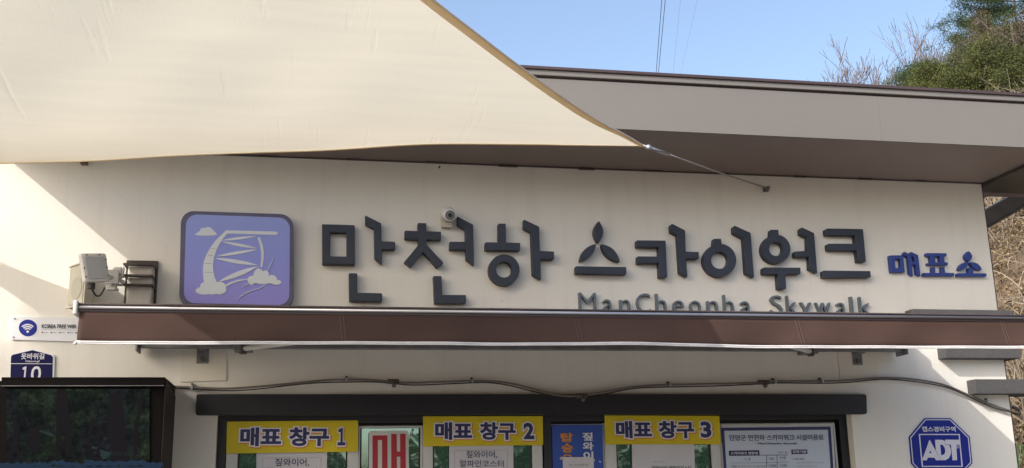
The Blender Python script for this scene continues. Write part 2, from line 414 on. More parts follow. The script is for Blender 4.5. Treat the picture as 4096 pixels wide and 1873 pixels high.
# ================================================================== BUILDING
ZS = 3.38; XR = 4.042; FD = .69; XL = -1.61
B = thing('ticket_building', (0, 0, 0), 'cream rendered ticket office with brown overhanging roof and row of service windows', 'building')
ox0, ox1, oz0, oz1 = XZ(869, 1662)[0], XZ(3405, 1662)[0], .85, W(2000, 1640)[2]
MB().prism([[(-6.5, 0), (XR, 0), (XR, ZS), (-6.5, ZS)], [(ox0, oz0), (ox1, oz0), (ox1, oz1), (ox0, oz1)]], 0, .20).build('wall', M_WALL, B)
MB().box(XR-.2, XR, .2, 5, 0, ZS).box(-6.5, -6.3, .2, 5, 0, ZS).box(-6.3, XR-.2, 4.8, 5, 0, ZS).build('side_wall', M_WALL, B)
MB().box(XR+.0005, XR+.004, -.003, .02, 1.0, ZS-.01).build('corner_trim', M_BRONZE, B)
# soffit panels, each its own strip with a small lap at the wall
sx = XL; wpan = (W(3700, 720)[0]-W(2900, 690)[0])/3
k0 = None
first = None; firstlap = None
npan = int((7.0-XL)/wpan)+1
for i in range(npan):
    x0 = XL+i*wpan
    if first is None:
        first = MB().box(0, wpan-.0006, -FD+.021, -.004, 0, .012).build('soffit_panel', M_SOFFIT, B); first.location = (x0, 0, ZS)
        first.data.transform(Matrix.Translation((0, 0, 0)))
        lp = MB().box(0, .10, -.026, -.019, -.009, -.001).build('lap', M_CAPB, B); lp.parent = first; lp.location = (.06, 0, 0)
    else:
        c = first.copy(); c.location = (x0, 0, ZS); COL.objects.link(c); c.parent = B
        if x0 < XR:
            l = lp.copy(); l.parent = c; COL.objects.link(l); l.location = (random.uniform(.03, .12), 0, 0); l.scale = (random.uniform(.7, 1.3), 1, random.uniform(.8, 1.6))
# main roof deck and side parts
MB().box(XL, XR-.01, -FD+.02, 5.3, ZS+.02, ZS+.25).box(XR-.01, 7.2, -FD+.02, .26, ZS+.02, ZS+.25).build('roof_deck', M_CAPB, B)
MB().box(-6.6, XL, -.05, 5.1, ZS, ZS+.10).build('roof_coping', M_CAPB, B)
MB().box(XL-.012, XL-.001, -FD, .0, ZS, ZS+.36).build('end_fascia', M_FASCIA, B)
MB().box(XL, XR, -.018, -.003, ZS-.005, ZS-.001).build('wall_angle', M_CAPB, B)
# fascia: long metal sheets with one seam in view
zf = lambda px, py: W(px, py, -FD)[2]
z_a = ZS; z_b = (zf(2300, 318)+zf(4000, 414))/2; z_c = (zf(2300, 290)+zf(4000, 385))/2; z_d = (zf(2200, 274)+zf(4000, 371))/2
z_g = z_b+.012
xs1 = W(3520, 480, -FD)[0]
for a, b in ((XL, xs1-2.44), (xs1-2.44, xs1), (xs1, 7.2)):
    MB().box(a+.0004, b-.0004, -FD, -FD+.02, z_a-.001, z_b).build('fascia_panel', M_FASCIA, B, bevel=.0006)
MB().box(XL, 7.2, -FD+.012, -FD+.03, z_b-.01, z_b+.02).build('shadow_gap', M_CAPB, B)
MB().box(XL, 7.2, -FD-.012, -FD+.03, z_g, z_c).build('gutter_trim', M_FASCIA, B, bevel=.003)
MB().box(XL, 7.2, -FD-.022, -FD+.2, z_c, z_d).build('roof_cap', M_CAPB, B, bevel=.003)
# side overhang at the right: hip panel, lower beam and raking strut
MB().box(XR+.004, 7.2, .004, .26, ZS-.002, ZS+.01).build('side_soffit', M_SOFFIT, B)
MB().box(XR+.004, 7.1, -FD+.021, .118, ZS-.020, ZS-.004).build('side_soffit_panel', M_STEEL, B)
p0, p1 = W(3931, 733, .15), W(4150, 742, .15)
MB().box(XR+.002, 6.8, .12, .2, W(4000, 757, .12)[2], W(4000, 735, .12)[2]+.02).build('side_beam', M_CAPB, B)
def bar(name, a, b, h, w, m, parent):
    a = np.array(a, float); b = np.array(b, float); d = (b-a)/np.linalg.norm(b-a); s = np.cross(d, [0, 1.0, 0]); s /= np.linalg.norm(s); y = np.array([0, 1.0, 0])
    return MB().hexa([a+s*h-y*w, a-s*h-y*w, a-s*h+y*w, a+s*h+y*w], [b+s*h-y*w, b-s*h-y*w, b-s*h+y*w, b+s*h+y*w]).build(name, m, parent, bevel=.003)
a = W(3925, 885, .35); b = W(4230, 712, .35)
bar('strut', a, b, .052, .04, M_GALV, B); bar('strut_flange', a+np.array([.012, -.0, -.052]), b+np.array([.012, 0, -.052]), .006, .055, M_GALV, B)
a = W(3915, 775, .6); b = W(4030, 752, .6); bar('strut', a, b+(b-a), .03, .03, M_STEEL, B)

# window recess: charcoal surround
RY = .078
fr = lambda *a: MB()
z_h = W(2000, 1690, RY)[2]
MB().box(ox0, ox1, RY+.03, RY+.11, oz0, oz1).build('recess_back', M_CHAR, B)
def wbox(name, x0, y0, x1, y1, Y, th, m, parent, bevel=0):
    p = [(x0, y0), (x1, y0), (x1, y1), (x0, y1)]
    q = PXL(p, Y); xa = (q[0][0]+q[3][0])/2; xb = (q[1][0]+q[2][0])/2; zt = (q[0][1]+q[1][1])/2; zb = (q[2][1]+q[3][1])/2
    return MB().box(xa, xb, Y, Y+th, zb, zt).build(name, m, parent, bevel=bevel)
MB().box(ox0, ox1, RY-.02, RY+.03, z_h, oz1).build('header', M_CHAR, B)
xj = XZ(905, 1750, RY)[0]; xk = XZ(3352, 1720, RY)[0]
MB().box(ox0, xj, RY-.02, RY+.03, oz0, z_h).build('jamb', M_CHAR, B)
MB().box(xk, ox1-.001, RY-.02, RY+.03, oz0, z_h).build('jamb', M_CHAR, B)
xm0, xm1 = XZ(2172, 1760, RY)[0], XZ(2202, 1760, RY)[0]
MB().box(xm0, xm1, RY-.022, RY+.03, oz0, z_h).build('mullion', M_CHAR, B)
# lintel with rounded ends
pl = rounded([(785, 1577), (3466, 1577), (3469, 1657), (782, 1661)], 9, 3)
plate('lintel', pl, -.035, .034, M_CHAR, B, bevel=.004)
# sliding windows: white stiles, top rail and pane
ZB = .9
def win(x0, x1, stile_l, stile_r, top):
    """px of outer edges, px of inner stile edges, px y of the head"""
    w = holder('window', W((x0+x1)/2, 1800, RY-.01), B)
    X = lambda p, y=1830: XZ(p, y, RY-.012)[0]; zt = W((x0+x1)/2, top, RY-.012)[2]
    rail = .022
    MB().box(X(x0), X(stile_l), RY-.012, RY+.02, ZB, zt).build('stile', M_WPVC, w, bevel=.003)
    MB().box(X(stile_r), X(x1), RY-.012, RY+.02, ZB, zt).build('stile', M_WPVC, w, bevel=.003)
    MB().box(X(stile_l)+.0005, X(stile_r)-.0005, RY-.010, RY+.02, zt-.012, zt-.0005).build('top_rail', M_WPVC, w, bevel=.002)
    MB().box(X(stile_l)+.0005, X(stile_r)-.0005, RY-.010, RY+.02, ZB, ZB+.04).build('bottom_rail', M_WPVC, w)
    MB().box(X(stile_l)+.001, X(stile_r)-.001, RY+.008, RY+.014, ZB+.041, zt-.0125).build('pane', M_GLASS, w)
    g = .008
    MB().box(X(stile_l)+.001, X(stile_l)+g, RY+.001, RY+.007, ZB+.041, zt-.0125).build('gasket', M_RUBBER, w)
    MB().box(X(stile_r)-g, X(stile_r)-.001, RY+.001, RY+.007, ZB+.041, zt-.0125).build('gasket', M_RUBBER, w)
    return w
win(904, 1433, 951, 1390, 1700); win(1434, 1690, 1440, 1682, 1703); win(1691, 2171, 1732, 2130, 1700)
win(2202, 2419, 2208, 2411, 1696); win(2420, 2886, 2467, 2848, 1690); win(2887, 3351, 2893, 3343, 1692)

# ================================================================== GREY BLOCKS at the corner
def block(px, label, xr=None):
    (x0, y0), (x1, y1) = px; Y = -.078
    a = XZ(x0, y0, Y); b = XZ(x1, y1, Y)
    o = MB().box(a[0], xr or b[0], Y, .14, b[1], a[1]).build('stone_block', M_GREYB, base=(a[0], 0, b[1]), bevel=.004)
    return tag(o, label, 'wall block', 'grey blocks stepping round the wall corner')
block(((3649, 1236), (4063, 1290)), 'uppermost dark grey block, just showing above the brown awning')
block(((3778, 1380), (4087, 1434)), 'middle grey block directly under the awning edge')
block(((3898, 1517), (4200, 1575)), 'lowest grey block where the grey cable passes', xr=W(4090, 1520, -.078)[0]+.35)

# ================================================================== MAIN SIGN LETTERS
def Z4(l): return [(1250+.4076*x, 800+.4076*y) for x, y in l]
def Z5(l): return [(2250+.48525*x, 800+.48525*y) for x, y in l]
def Z6(l): return [(3300+.46686*x, 850+.46686*y) for x, y in l]
LD = .045
def stroke(L, outer, m, holes=(), d=LD, name='stroke'):
    return MB().prism([PXL(outer, -d)]+[PXL(h, -d) for h in holes], -d, -.0).build(name, m, L, bevel=.0035)
SG = thing('wall_sign', W(2400, 1000), 'large slate blue Korean letters spelling 만천하 스카이워크 across the wall', 'sign')
def letter(cx, cy, strokes, m=M_LETTER, parent=None, d=LD):
    L = holder('letter', W(cx, cy), parent or SG)
    for s in strokes: stroke(L, s[0], m, s[1:], d)
    return L
def sq(x0, y0, x1, y1): return [(x0, y0), (x1, y0), (x1, y1), (x0, y1)]
# 만
letter(1430, 1050, [
 (Z4([(93, 237), (415, 247), (418, 636), (95, 628)]), Z4([(175, 318), (333, 322), (335, 555), (173, 552)])),
 (Z4([(517, 150), (674, 228), (678, 405), (812, 410), (812, 487), (682, 487), (681, 632), (608, 570), (604, 283), (520, 240)]),),
 (Z4([(357, 718), (440, 719), (440, 910), (684, 916), (683, 997), (360, 992)]),)])
# 천
letter(1780, 1050, [
 (Z4([(1036, 226), (1117, 228), (1119, 306), (1262, 312), (1262, 392), (1119, 388), (1118, 436), (1286, 618), (1224, 666), (1086, 510), (966, 660), (900, 610), (1041, 440), (1037, 386), (906, 380), (907, 301), (1036, 305)]),),
 (Z4([(1423, 160), (1577, 242), (1586, 643), (1508, 582), (1505, 490), (1346, 488), (1347, 409), (1502, 410), (1500, 290), (1424, 245)]),),
 (Z4([(1186, 746), (1267, 746), (1275, 932), (1507, 932), (1507, 1013), (1198, 1015)]),)])
# 하
letter(2080, 1000, [
 (Z4([(1825, 232), (1896, 232), (1900, 417), (2039, 422), (2037, 497), (1698, 492), (1699, 415), (1826, 417)]),),
 (Z4(circ(1881, 686, 152, 40)), Z4(circ(1880, 684, 78, 30))),
 (Z4([(2075, 190), (2225, 262), (2233, 500), (2372, 505), (2372, 582), (2238, 583), (2243, 783), (2162, 733), (2146, 316), (2072, 280)]),)])
# 스
def leaf(p0, p1, wdt, n=9, bias=0.0):
    p0 = np.array(p0, float); p1 = np.array(p1, float); d = p1-p0; nn = np.array([-d[1], d[0]])/np.linalg.norm(d)
    out = []
    for i in range(n+1):
        t = i/n; out.append(tuple(p0+d*t+nn*wdt*math.sin(math.pi*t**(1+bias))**.85))
    for i in range(1, n):
        t = 1-i/n; out.append(tuple(p0+d*t-nn*wdt*math.sin(math.pi*t**(1+bias))**.85))
    return out
letter(2400, 1020, [
 (Z5(leaf((300, 172), (297, 355), 38)),),
 (Z5(leaf((278, 362), (146, 502), 36)),),
 (Z5(leaf((322, 364), (473, 510), 37)),),
 (Z5([(110, 546), (528, 553), (528, 613), (110, 606)]),)])
# 카
letter(2690, 1020, [
 (Z5([(614, 332), (851, 335), (864, 638), (800, 638), (796, 521), (620, 522), (620, 464), (796, 466), (794, 390), (614, 389)]),),
 (Z5([(905, 195), (1012, 250), (1017, 425), (1125, 428), (1126, 485), (1020, 484), (1032, 634), (968, 600), (948, 292), (894, 262), (894, 205)]),)])
# 이
letter(2960, 1010, [
 (Z5([(1250, 320), (1307, 320)]+circ(1298, 497, 135, 44, a0=-84, a1=247)), Z5(circ(1297, 497, 71, 30))),
 (Z5([(1421, 211), (1552, 270), (1580, 640), (1514, 604), (1492, 317), (1411, 272), (1411, 222)]),)])
# 워
letter(3180, 1020, [
 (Z5([(1718, 246), (1780, 246)]+circ(1762, 405, 118, 44, a0=-80, a1=247)), Z5(circ(1762, 404, 58, 30))),
 (Z5([(1662, 556), (1962, 559), (1962, 610), (1838, 611), (1844, 732), (1782, 733), (1774, 611), (1657, 609), (1655, 566)]),),
 (Z5([(1975, 225), (2076, 272), (2102, 604), (2040, 570), (2034, 470), (1918, 470), (1917, 424), (2022, 419), (2018, 308), (1964, 282), (1964, 236)]),)])
# 크
letter(3390, 1020, [
 (Z5([(2183, 235), (2478, 240), (2503, 511), (2438, 510), (2428, 417), (2192, 415), (2186, 368), (2194, 360), (2420, 361), (2412, 294), (2177, 291), (2171, 245)]),),
 (Z5([(2150, 582), (2540, 586), (2544, 637), (2152, 639)]),)])
# small English line
SE = thing('small_wall_sign', W(2900, 1230), 'row of small raised grey letters reading ManCheonha Skywalk, cut off by the awning rail', 'sign')
zb = W(2900, 1254, -.03)[2]; zt = W(2330, 1169, -.03)[2]
SCALE = (zt-zb)/.70
for ch, a, b in (('M', 138, 282), ('a', 335, 420), ('n', 473, 562), ('C', 610, 730), ('h', 772, 862), ('e', 910, 1005), ('o', 1048, 1145), ('n', 1193, 1285), ('h', 1330, 1415), ('a', 1470, 1558), ('S', 1715, 1820), ('k', 1852, 1940), ('y', 1960, 2058), ('w', 2085, 2215), ('a', 2262, 2340), ('l', 2375, 2400), ('k', 2450, 2545)):
    v, f = glyphs(ch, 0.0); cap = glyphs('M', 0.0)[0][:, 1].max(); s = (zt-zb)/cap
    xa = W(2250+.48525*a, 1210, -.03)[0]; xb = W(2250+.48525*b, 1210, -.03)[0]; lo, hi = v[:, 0].min(), v[:, 0].max()
    fat = .006; v, f = glyphs(ch, fat, -.014)
    out = []; z0 = v[:, 2].min(); z1 = v[:, 2].max()
    for p in v: out.append((xa+(p[0]-lo)/(hi-lo)*(xb-xa), -.026 if p[2] > z0+.6*(z1-z0) else (-.024 if p[2] > z0+.3*(z1-z0) else .0), zb+p[1]*s))
    mesh_obj('letter', out, f, M_LETTERG, SE)
# 매표소
SB = thing('blue_wall_sign', W(3750, 1070), 'smaller deep blue Korean letters spelling 매표소 near the right wall edge', 'sign')
letter(3600, 1070, [
 (Z6([(553, 368), (672, 366), (686, 513), (568, 514)]), Z6([(600, 402), (645, 401), (650, 477), (606, 478)])),
 (Z6([(682, 335), (735, 360), (738, 336), (800, 364), (821, 548), (786, 530), (780, 452), (748, 450), (756, 548), (728, 530), (712, 385), (674, 362)]), Z6([(742, 372), (765, 385), (768, 420), (745, 420)]))], M_BLUEL, SB, .03)
letter(3756, 1070, [
 (Z6([(870, 348), (1044, 350), (1042, 376), (1022, 378), (1026, 426), (1054, 430), (1054, 452), (885, 452), (882, 432), (908, 427), (903, 378), (870, 372)]), Z6([(942, 376), (984, 376), (987, 427), (947, 427)])),
 (Z6([(918, 466), (945, 466), (948, 517), (1000, 517), (997, 466), (1026, 466), (1031, 517), (1110, 517), (1110, 545), (848, 545), (846, 517), (920, 517)]),)], M_BLUEL, SB, .03)
letter(3888, 1070, [
 (Z6(leaf((1233, 330), (1232, 424), 31)),), (Z6(leaf((1229, 424), (1148, 494), 24)),), (Z6(leaf((1244, 428), (1346, 492), 24)),),
 (Z6([(1230, 475), (1270, 475), (1273, 521), (1384, 522), (1384, 548), (1138, 548), (1137, 520), (1232, 519)]),)], M_BLUEL, SB, .03)

# ================================================================== LOGO BOX
LG = thing('logo_panel', W(945, 1225), 'lilac rounded square panel with pale curved tower and clouds emblem', 'sign')
plate('panel_body', rounded([(724, 843), (1174, 858), (1175, 1233), (716, 1228)], 52, 8), -.05, .0495, M_PURB, LG, bevel=.004)
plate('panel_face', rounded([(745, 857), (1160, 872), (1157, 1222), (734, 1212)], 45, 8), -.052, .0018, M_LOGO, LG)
def Z3(l): return [(650+.3904*x, 800+.3904*y) for x, y in l]
LY = -.0545
def blob(parts, name, m=M_LOGOW, dy=0.0):
    mb = MB()
    for i, p in enumerate(parts): mb.prism([PXL(Z3(p), LY)], LY-dy-.00012*i, LY+.002)
    return mb.build(name, m, LG)
def el(cx, cy, rx, ry, n=20): return circ(cx, cy, rx, n, ry)
blob([el(447, 352, 117, 15), [(352, 352), (360, 330), (385, 318), (392, 292), (420, 285), (437, 290), (450, 278), (485, 280), (510, 298), (525, 320), (545, 330), (550, 352)]], 'cloud_print')
blob([[(652, 312), (1160, 325), (1176, 330), (1182, 343), (1174, 355), (1160, 359), (662, 345), (625, 392), (585, 450), (552, 520), (528, 590), (518, 660), (520, 720), (535, 790), (560, 850), (425, 850), (416, 780), (414, 700), (424, 630), (450, 560), (490, 490), (540, 420), (600, 360)]], 'tower_print')
blob([el(430, 930, 92, 41), el(430, 885, 44, 42), el(510, 905, 80, 66), el(585, 890, 62, 52), el(600, 915, 54, 48), el(580, 945, 40, 26)], 'cloud_print')
for i, (a, b, w_) in enumerate((((608, 415), (962, 373), 13), ((606, 428), (970, 497), 14), ((542, 580), (977, 507), 15), ((536, 597), (978, 668), 19), ((574, 838), (972, 682), 25))):
    blob([leaf(a, b, w_, 12)], 'strut_print', dy=.0004)
blob([[(978, 384), (990, 380), (1000, 388), (1025, 460), (1038, 530), (1037, 600), (1020, 690), (1003, 686), (1012, 610), (1010, 530), (996, 455), (976, 395)]], 'strut_print')
blob([[(630, 880), (700, 842), (780, 818), (870, 808), (872, 820), (785, 832), (712, 858), (650, 890)]], 'strut_print', dy=.0008)
blob([el(920, 820, 50, 42), el(985, 765, 52, 60), el(1055, 760, 35, 36), el(1030, 820, 110, 45), el(1120, 815, 52, 45), el(1165, 845, 54, 26), el(912, 852, 26, 20)], 'cloud_print', dy=.0012)
def thin(pts, w_, name, m=M_LOGOW, dy=.002):
    P = [np.array(p, float) for p in pts]; L_, R_ = [], []
    for i, p in enumerate(P):
        d = P[min(i+1, len(P)-1)]-P[max(i-1, 0)]; d /= np.linalg.norm(d); n_ = np.array([-d[1], d[0]]); ww = w_*(.35+.65*math.sin(math.pi*(i+.5)/len(P)))
        L_.append(tuple(p+n_*ww)); R_.append(tuple(p-n_*ww))
    blob([L_+R_[::-1]], name, m, dy)
thin([(768, 1028), (800, 990), (850, 955), (930, 925), (1000, 905), (1060, 870)], 4, 'peel_line')
thin([(815, 900), (860, 872), (900, 840)], 3, 'peel_line'); thin([(1072, 728), (1100, 680), (1125, 630), (1142, 575)], 3, 'peel_line'); thin([(930, 770), (960, 720), (990, 680)], 3, 'peel_line')
for a, b, y in ((495, 540, 501), (460, 516, 569), (433, 503, 651), (427, 514, 742)):
    blob([[(a, y-3), (b, y-1), (b, y+2), (a, y)]], 'rung_print', M_PURB, .0005)

# ================================================================== SECURITY OCTAGON
def ZA(l): return [(3600+.2317*x, 1600+.2317*y) for x, y in l]
AD = thing('security_sign', W(3765, 1900), 'blue octagonal security sign with white ADT lettering low on the right wall', 'sign')
plate('sign_plate', ZA([(430, 316), (875, 316), (1206, 636), (1252, 1090), (950, 1420), (500, 1420), (200, 1100), (160, 640)]), -.008, .0075, M_SIGNB, AD)
ring_o = [(437, 336), (868, 336), (1188, 645), (1232, 1080), (940, 1398), (508, 1398), (220, 1092), (178, 648)]
ring_i = [(447, 350), (860, 350), (1172, 655), (1216, 1074), (934, 1384), (514, 1384), (234, 1088), (193, 655)]
plate('ring_print', ZA(ring_o), -.0095, .0012, M_PWHITE, AD, holes=[ZA(ring_i)])
plate('frame_print', ZA([(324, 588), (1030, 588), (1085, 1155), (378, 1158)]), -.0095, .0012, M_PWHITE, AD, holes=[ZA([(345, 606), (1014, 606), (1062, 1138), (397, 1140)])])
for nm, o_, h_ in (('letter_a', [(508, 693), (520, 700), (705, 1040), (625, 1043), (595, 997), (480, 997), (462, 1043), (382, 1043)], [[(522, 874), (548, 918), (503, 918)]]),
               ('letter_d', [(606, 686), (735, 690), (775, 712), (782, 775), (850, 780), (878, 850), (880, 930), (850, 1000), (790, 1040), (712, 1043), (620, 870)], [[(693, 770), (740, 778), (775, 830), (785, 890), (765, 940), (712, 958)]]),
               ('letter_t', [(778, 686), (1020, 688), (1028, 772), (972, 775), (986, 1040), (908, 1043), (880, 775), (786, 768)], [])):
    plate('lettering', ZA(o_), -.0105, .0015, M_PWHITE, AD, holes=[ZA(h) for h in h_])
plate('mark_print', ZA(circ(997, 810, 26, 16)), -.0105, .001, M_PWHITE, AD, holes=[ZA(circ(997, 810, 19, 16))])
text('lettering', 'R', (3600+.2317*990, 1600+.2317*820), (3600+.2317*1006, 1600+.2317*820), (3600+.2317*990, 1600+.2317*799), -.0105, M_PWHITE, AD)
text('lettering', '캡스경비구역', (3600+.2317*385, 1600+.2317*552), (3600+.2317*965, 1600+.2317*552), (3600+.2317*385, 1600+.2317*458), -.0095, M_PWHITE, AD, fat=.03)

# ================================================================== LEFT SIGNS
WF = thing('wifi_sign', W(180, 1362), 'white plastic plate with blue wifi symbol reading KOREA FREE WiFi', 'sign')
plate('sign_plate', rounded([(43, 1266), (430, 1272), (428, 1371), (41, 1359)], 9, 3), -.008, .0075, M_WHITE, WF, bevel=.001)
plate('disc_print', circ(111.5, 1312, 36.5, 30, 33.5), -.0095, .0012, M_SIGNB, WF)
for r0, r1 in ((37, 31), (28, 22), (19, 13.5)):
    c0 = (110.5, 1329); a = [(c0[0]+r0*.92*math.cos(math.radians(t)), c0[1]-r0*.9*math.sin(math.radians(t))) for t in np.linspace(44, 136, 12)]
    b = [(c0[0]+r1*.92*math.cos(math.radians(t)), c0[1]-r1*.9*math.sin(math.radians(t))) for t in np.linspace(136, 44, 12)]
    plate('arc_print', a+b, -.0108, .001, M_PWHITE, WF)
plate('dot_print', circ(110.5, 1327, 5, 14), -.0108, .001, M_PWHITE, WF)
text('lettering', 'KOREA FREE WiFi', (166, 1313.5), (303, 1315), (167, 1297), -.0095, M_BLACK, WF, fat=.02)
plate('line_print', [(166, 1319), (390, 1321), (390, 1321.8), (166, 1319.8)], -.0092, .001, M_GREYP, WF)
for i, (a, b) in enumerate(((166, 192), (202, 226), (236, 258), (270, 292), (302, 330), (345, 380))):
    plate('partner_print', [(a+7, 1329.5+i*.3), (b, 1330+i*.3), (b, 1332+i*.3), (a+7, 1331.5+i*.3)], -.0092, .001, M_GREYP, WF)
    plate('partner_print', circ(a+3, 1330+i*.3, 3, 10), -.0092, .001, M_BLACK, WF)
for p in ((59, 1275), (54, 1349)): plate('screw', circ(*p, 3.4, 10), -.011, .003, M_GALV, WF)
NA = thing('address_sign', W(130, 1560), 'navy house-shaped address plate with number 10, half hidden behind the display cabinet', 'sign')
plate('sign_plate', [(41, 1420), (48, 1415), (130, 1396), (211, 1417), (219, 1426), (214, 1600), (36, 1600)], -.010, .0095, M_WHITE, NA, bevel=.001)
plate('sign_face', [(44, 1427), (49, 1420), (130, 1401), (205, 1421), (211, 1429), (207, 1598), (39, 1598)], -.0118, .0015, M_ADDR, NA)
plate('line_print', [(42.5, 1453.5), (210, 1454.5), (210, 1457), (42.5, 1456)], -.013, .001, M_PWHITE, NA)
text('lettering', '옷바위길', (83, 1438), (177, 1438), (83, 1413), -.013, M_PWHITE, NA, fat=.028)
text('lettering', 'Otbawi-gil', (101, 1452), (158, 1452), (101, 1441), -.013, M_PWHITE, NA, fat=.015)
text('lettering', '１', (84, 1527), (110, 1527), (84, 1466), -.013, M_PWHITE, NA, fat=.03)
text('lettering', '０', (121, 1528), (162, 1528), (121, 1465), -.013, M_PWHITE, NA, fat=.03)

# ================================================================== DISPLAY CABINET
CY = -.42
TV = thing('display_cabinet', W(330, 1900, CY/2), 'black outdoor display cabinet with a dim forest picture on its screen', 'display')
zc = W(300, 1511, CY)[2]; xc = W(660, 1520, CY)[0]; xl = -2.2
zb2 = zc-1.15
MB().box(xl, xc-.001, CY+.02, -.001, zb2, zc-.012).build('body', M_CAB, TV, bevel=.004)
MB().hexa([(xc, CY+.01, zb2), (xc+.003, CY+.01, zb2), (xc+.003, CY+.01, zc-.004), (xc, CY+.01, zc-.004)], [(xc, -.001, zb2), (xc+.003, -.001, zb2), (xc+.003, -.001, zc-.05), (xc, -.001, zc-.05)]).build('side_panel', M_CABS, TV)
hz = W(300, 1545, CY-.02)[2]; hx = W(9, 1530, CY)[0]
MB().box(hx, xc+.002, CY-.02, -.01, zc-.010, zc).box(hx, xc+.002, CY-.02, CY+.018, hz, zc-.0101).build('hood', M_CAB, TV, bevel=.002)
MB().box(hx, xc, CY-.022, CY-.0201, hz, hz+.003).build('hood_edge', M_GALV, TV)
SY = CY+.012
plate('screen', [(26, 1556), (598, 1556), (598, 1990), (26, 1990)], SY, .006, M_SCREEN, TV)
def scr(name, pts, m, dy): return plate(name, pts, SY-dy, .0008, m, TV)
def z2(l): return [(.3336*x, 1480+.3336*y) for x, y in l]
for t in ([(680, 230), (800, 230), (840, 640), (860, 900), (850, 1040), (790, 1040), (770, 760), (730, 700), (720, 980), (700, 1100), (655, 1100), (670, 820)],
          [(1310, 300), (1470, 230), (1480, 420), (1500, 700), (1520, 900), (1540, 1130), (1330, 1130), (1340, 960), (1290, 800), (1270, 700), (1320, 560)],
          [(1690, 235), (1740, 235), (1715, 360), (1680, 560), (1650, 760), (1640, 1000), (1590, 1110), (1600, 760), (1640, 520), (1670, 330)],
          [(150, 560), (230, 640), (210, 800), (225, 960), (290, 1130), (240, 1130), (190, 960), (170, 900), (120, 1130), (90, 1100), (140, 860), (160, 760)],
          [(1060, 720), (1110, 560), (1140, 600), (1090, 780), (1080, 920), (1110, 1130), (1070, 1130), (1050, 900)],
          [(340, 700), (470, 680), (480, 900), (450, 1000), (350, 980)], [(1175, 680), (1200, 680), (1195, 1040), (1180, 1040)], [(1120, 1045), (1230, 1045), (1225, 1090), (1130, 1090)]):
    scr('trunk_image', z2(t), M_SCR_TRUNK, .001)
for t in ([(1100, 915), (1170, 925), (1165, 950), (1100, 940)], [(1200, 955), (1330, 990), (1320, 1025), (1240, 1080), (1205, 1030)], [(470, 720), (640, 770), (640, 800), (560, 770), (470, 735)]): scr('path_image', z2(t), M_SCR_LIT, .0014)
mb = MB(); x = 0; k = 0
while x < 640:
    r = random.uniform(7, 12); cy = 1862+random.uniform(-5, 4)-(8 if 200 < x < 260 or 350 < x < 580 else 0)
    n = 9; pts = [(x+(r*(1+.25*math.cos(2*math.pi*i/n*2.5)))*math.cos(2*math.pi*i/n), cy+r*math.sin(2*math.pi*i/n)) for i in range(n)]
    mb.prism([PXL(pts, SY-.002)], SY-.002-.00003*(k % 7), SY-.001); x += random.uniform(7, 12); k += 1
mb.prism([PXL([(0, 1868), (640, 1868), (640, 1990), (0, 1990)], SY-.0012)], SY-.0016, SY-.001)
mb.build('blue_flower_image', M_SCR_BLUE, TV)
text('caption', '단양군 만천하', (445, 1822), (535, 1824), (445, 1808), SY-.002, M_SCR_LIT, TV)

# ================================================================== BANNERS, NOTICES
BY = .05
def banner(num, q, tb, label):
    o = plate('banner', q, BY, .003, M_YEL)
    tag(o, label, 'banner', 'yellow banners over the service windows')
    for c, txt in ((0, '매표'), (1, '창구'), (2, num)):
        x0, x1 = tb[c]; yb, yt = tb[3], tb[4]
        dy = 3 if c == 2 else 0
        def T(fat, Y, m, dx, dyy, nm):
            text(nm, txt, (x0+dx, yb+dyy-dy), (x1+dx, yb+dyy-dy), (x0+dx, yt+dyy+dy), Y, m, o, fat=fat, grow=1, th=.0009)
        T(.115, BY-.0012, M_ORG, 3, 4.5, 'shadow_print'); T(.105, BY-.0024, M_PWHITE, 0, 0, 'outline_print'); T(.042, BY-.0036, M_NAVY, 0, 0, 'lettering')
banner('１', [(908, 1687), (1432, 1682), (1431, 1807), (905, 1815)], ((963, 1120), (1160, 1312), (1352, 1379), 1782, 1713), 'yellow banner at the left marked with window number 1')
banner('2', [(1692, 1666), (2171, 1665), (2173, 1781), (1694, 1786)], ((1744, 1886), (1924, 2060), (2098, 2134), 1757, 1692), 'yellow banner in the middle marked with window number 2')
banner('3', [(2418, 1662), (2877, 1664), (2884, 1778), (2424, 1778)], ((2468, 2606), (2640, 2775), (2808, 2843), 1751, 1687), 'yellow banner at the right marked with window number 3')
NY = .062
def notice(q, label, lines, frame=None):
    o = plate('paper_notice', q, NY, .0012, M_PAPER); tag(o, label, 'notice')
    if frame: plate('frame_print', frame, NY-.0008, .0006, M_GREYP, o, holes=[[(frame[0][0]+1.5, frame[0][1]+1.5), (frame[1][0]-1.5, frame[1][1]+1.5), (frame[2][0]-1.5, frame[2][1]), (frame[3][0]+1.5, frame[3][1])]])
    for t, bl, br, tl, m, ft in lines: text('lettering', t, bl, br, tl, NY-.0022, m, o, fat=ft, th=.0006)
    return o
notice([(1026, 1800), (1308, 1800), (1306, 1990), (1024, 1990)], 'white notice in the first window under banner 1, navy text cut by frame edge',
       [('짚와이어,', (1100, 1866), (1236, 1866), (1100, 1834), M_NAVY, .008), ('알파인코스터', (1062, 1903), (1268, 1903), (1062, 1871), M_NAVY, .008)], [(1050, 1832), (1285, 1830), (1284, 1985), (1048, 1985)])
notice([(1797, 1772), (2053, 1770), (2055, 1990), (1796, 1990)], 'wrinkled white notice under banner 2 with two lines of navy text',
       [('짚와이어,', (1865, 1834), (1989, 1834), (1865, 1804), M_NAVY, .006), ('알파인코스터', (1839, 1869), (2015, 1869), (1839, 1841), M_NAVY, .006)], [(1818, 1802), (2030, 1800), (2032, 1985), (1817, 1985)])
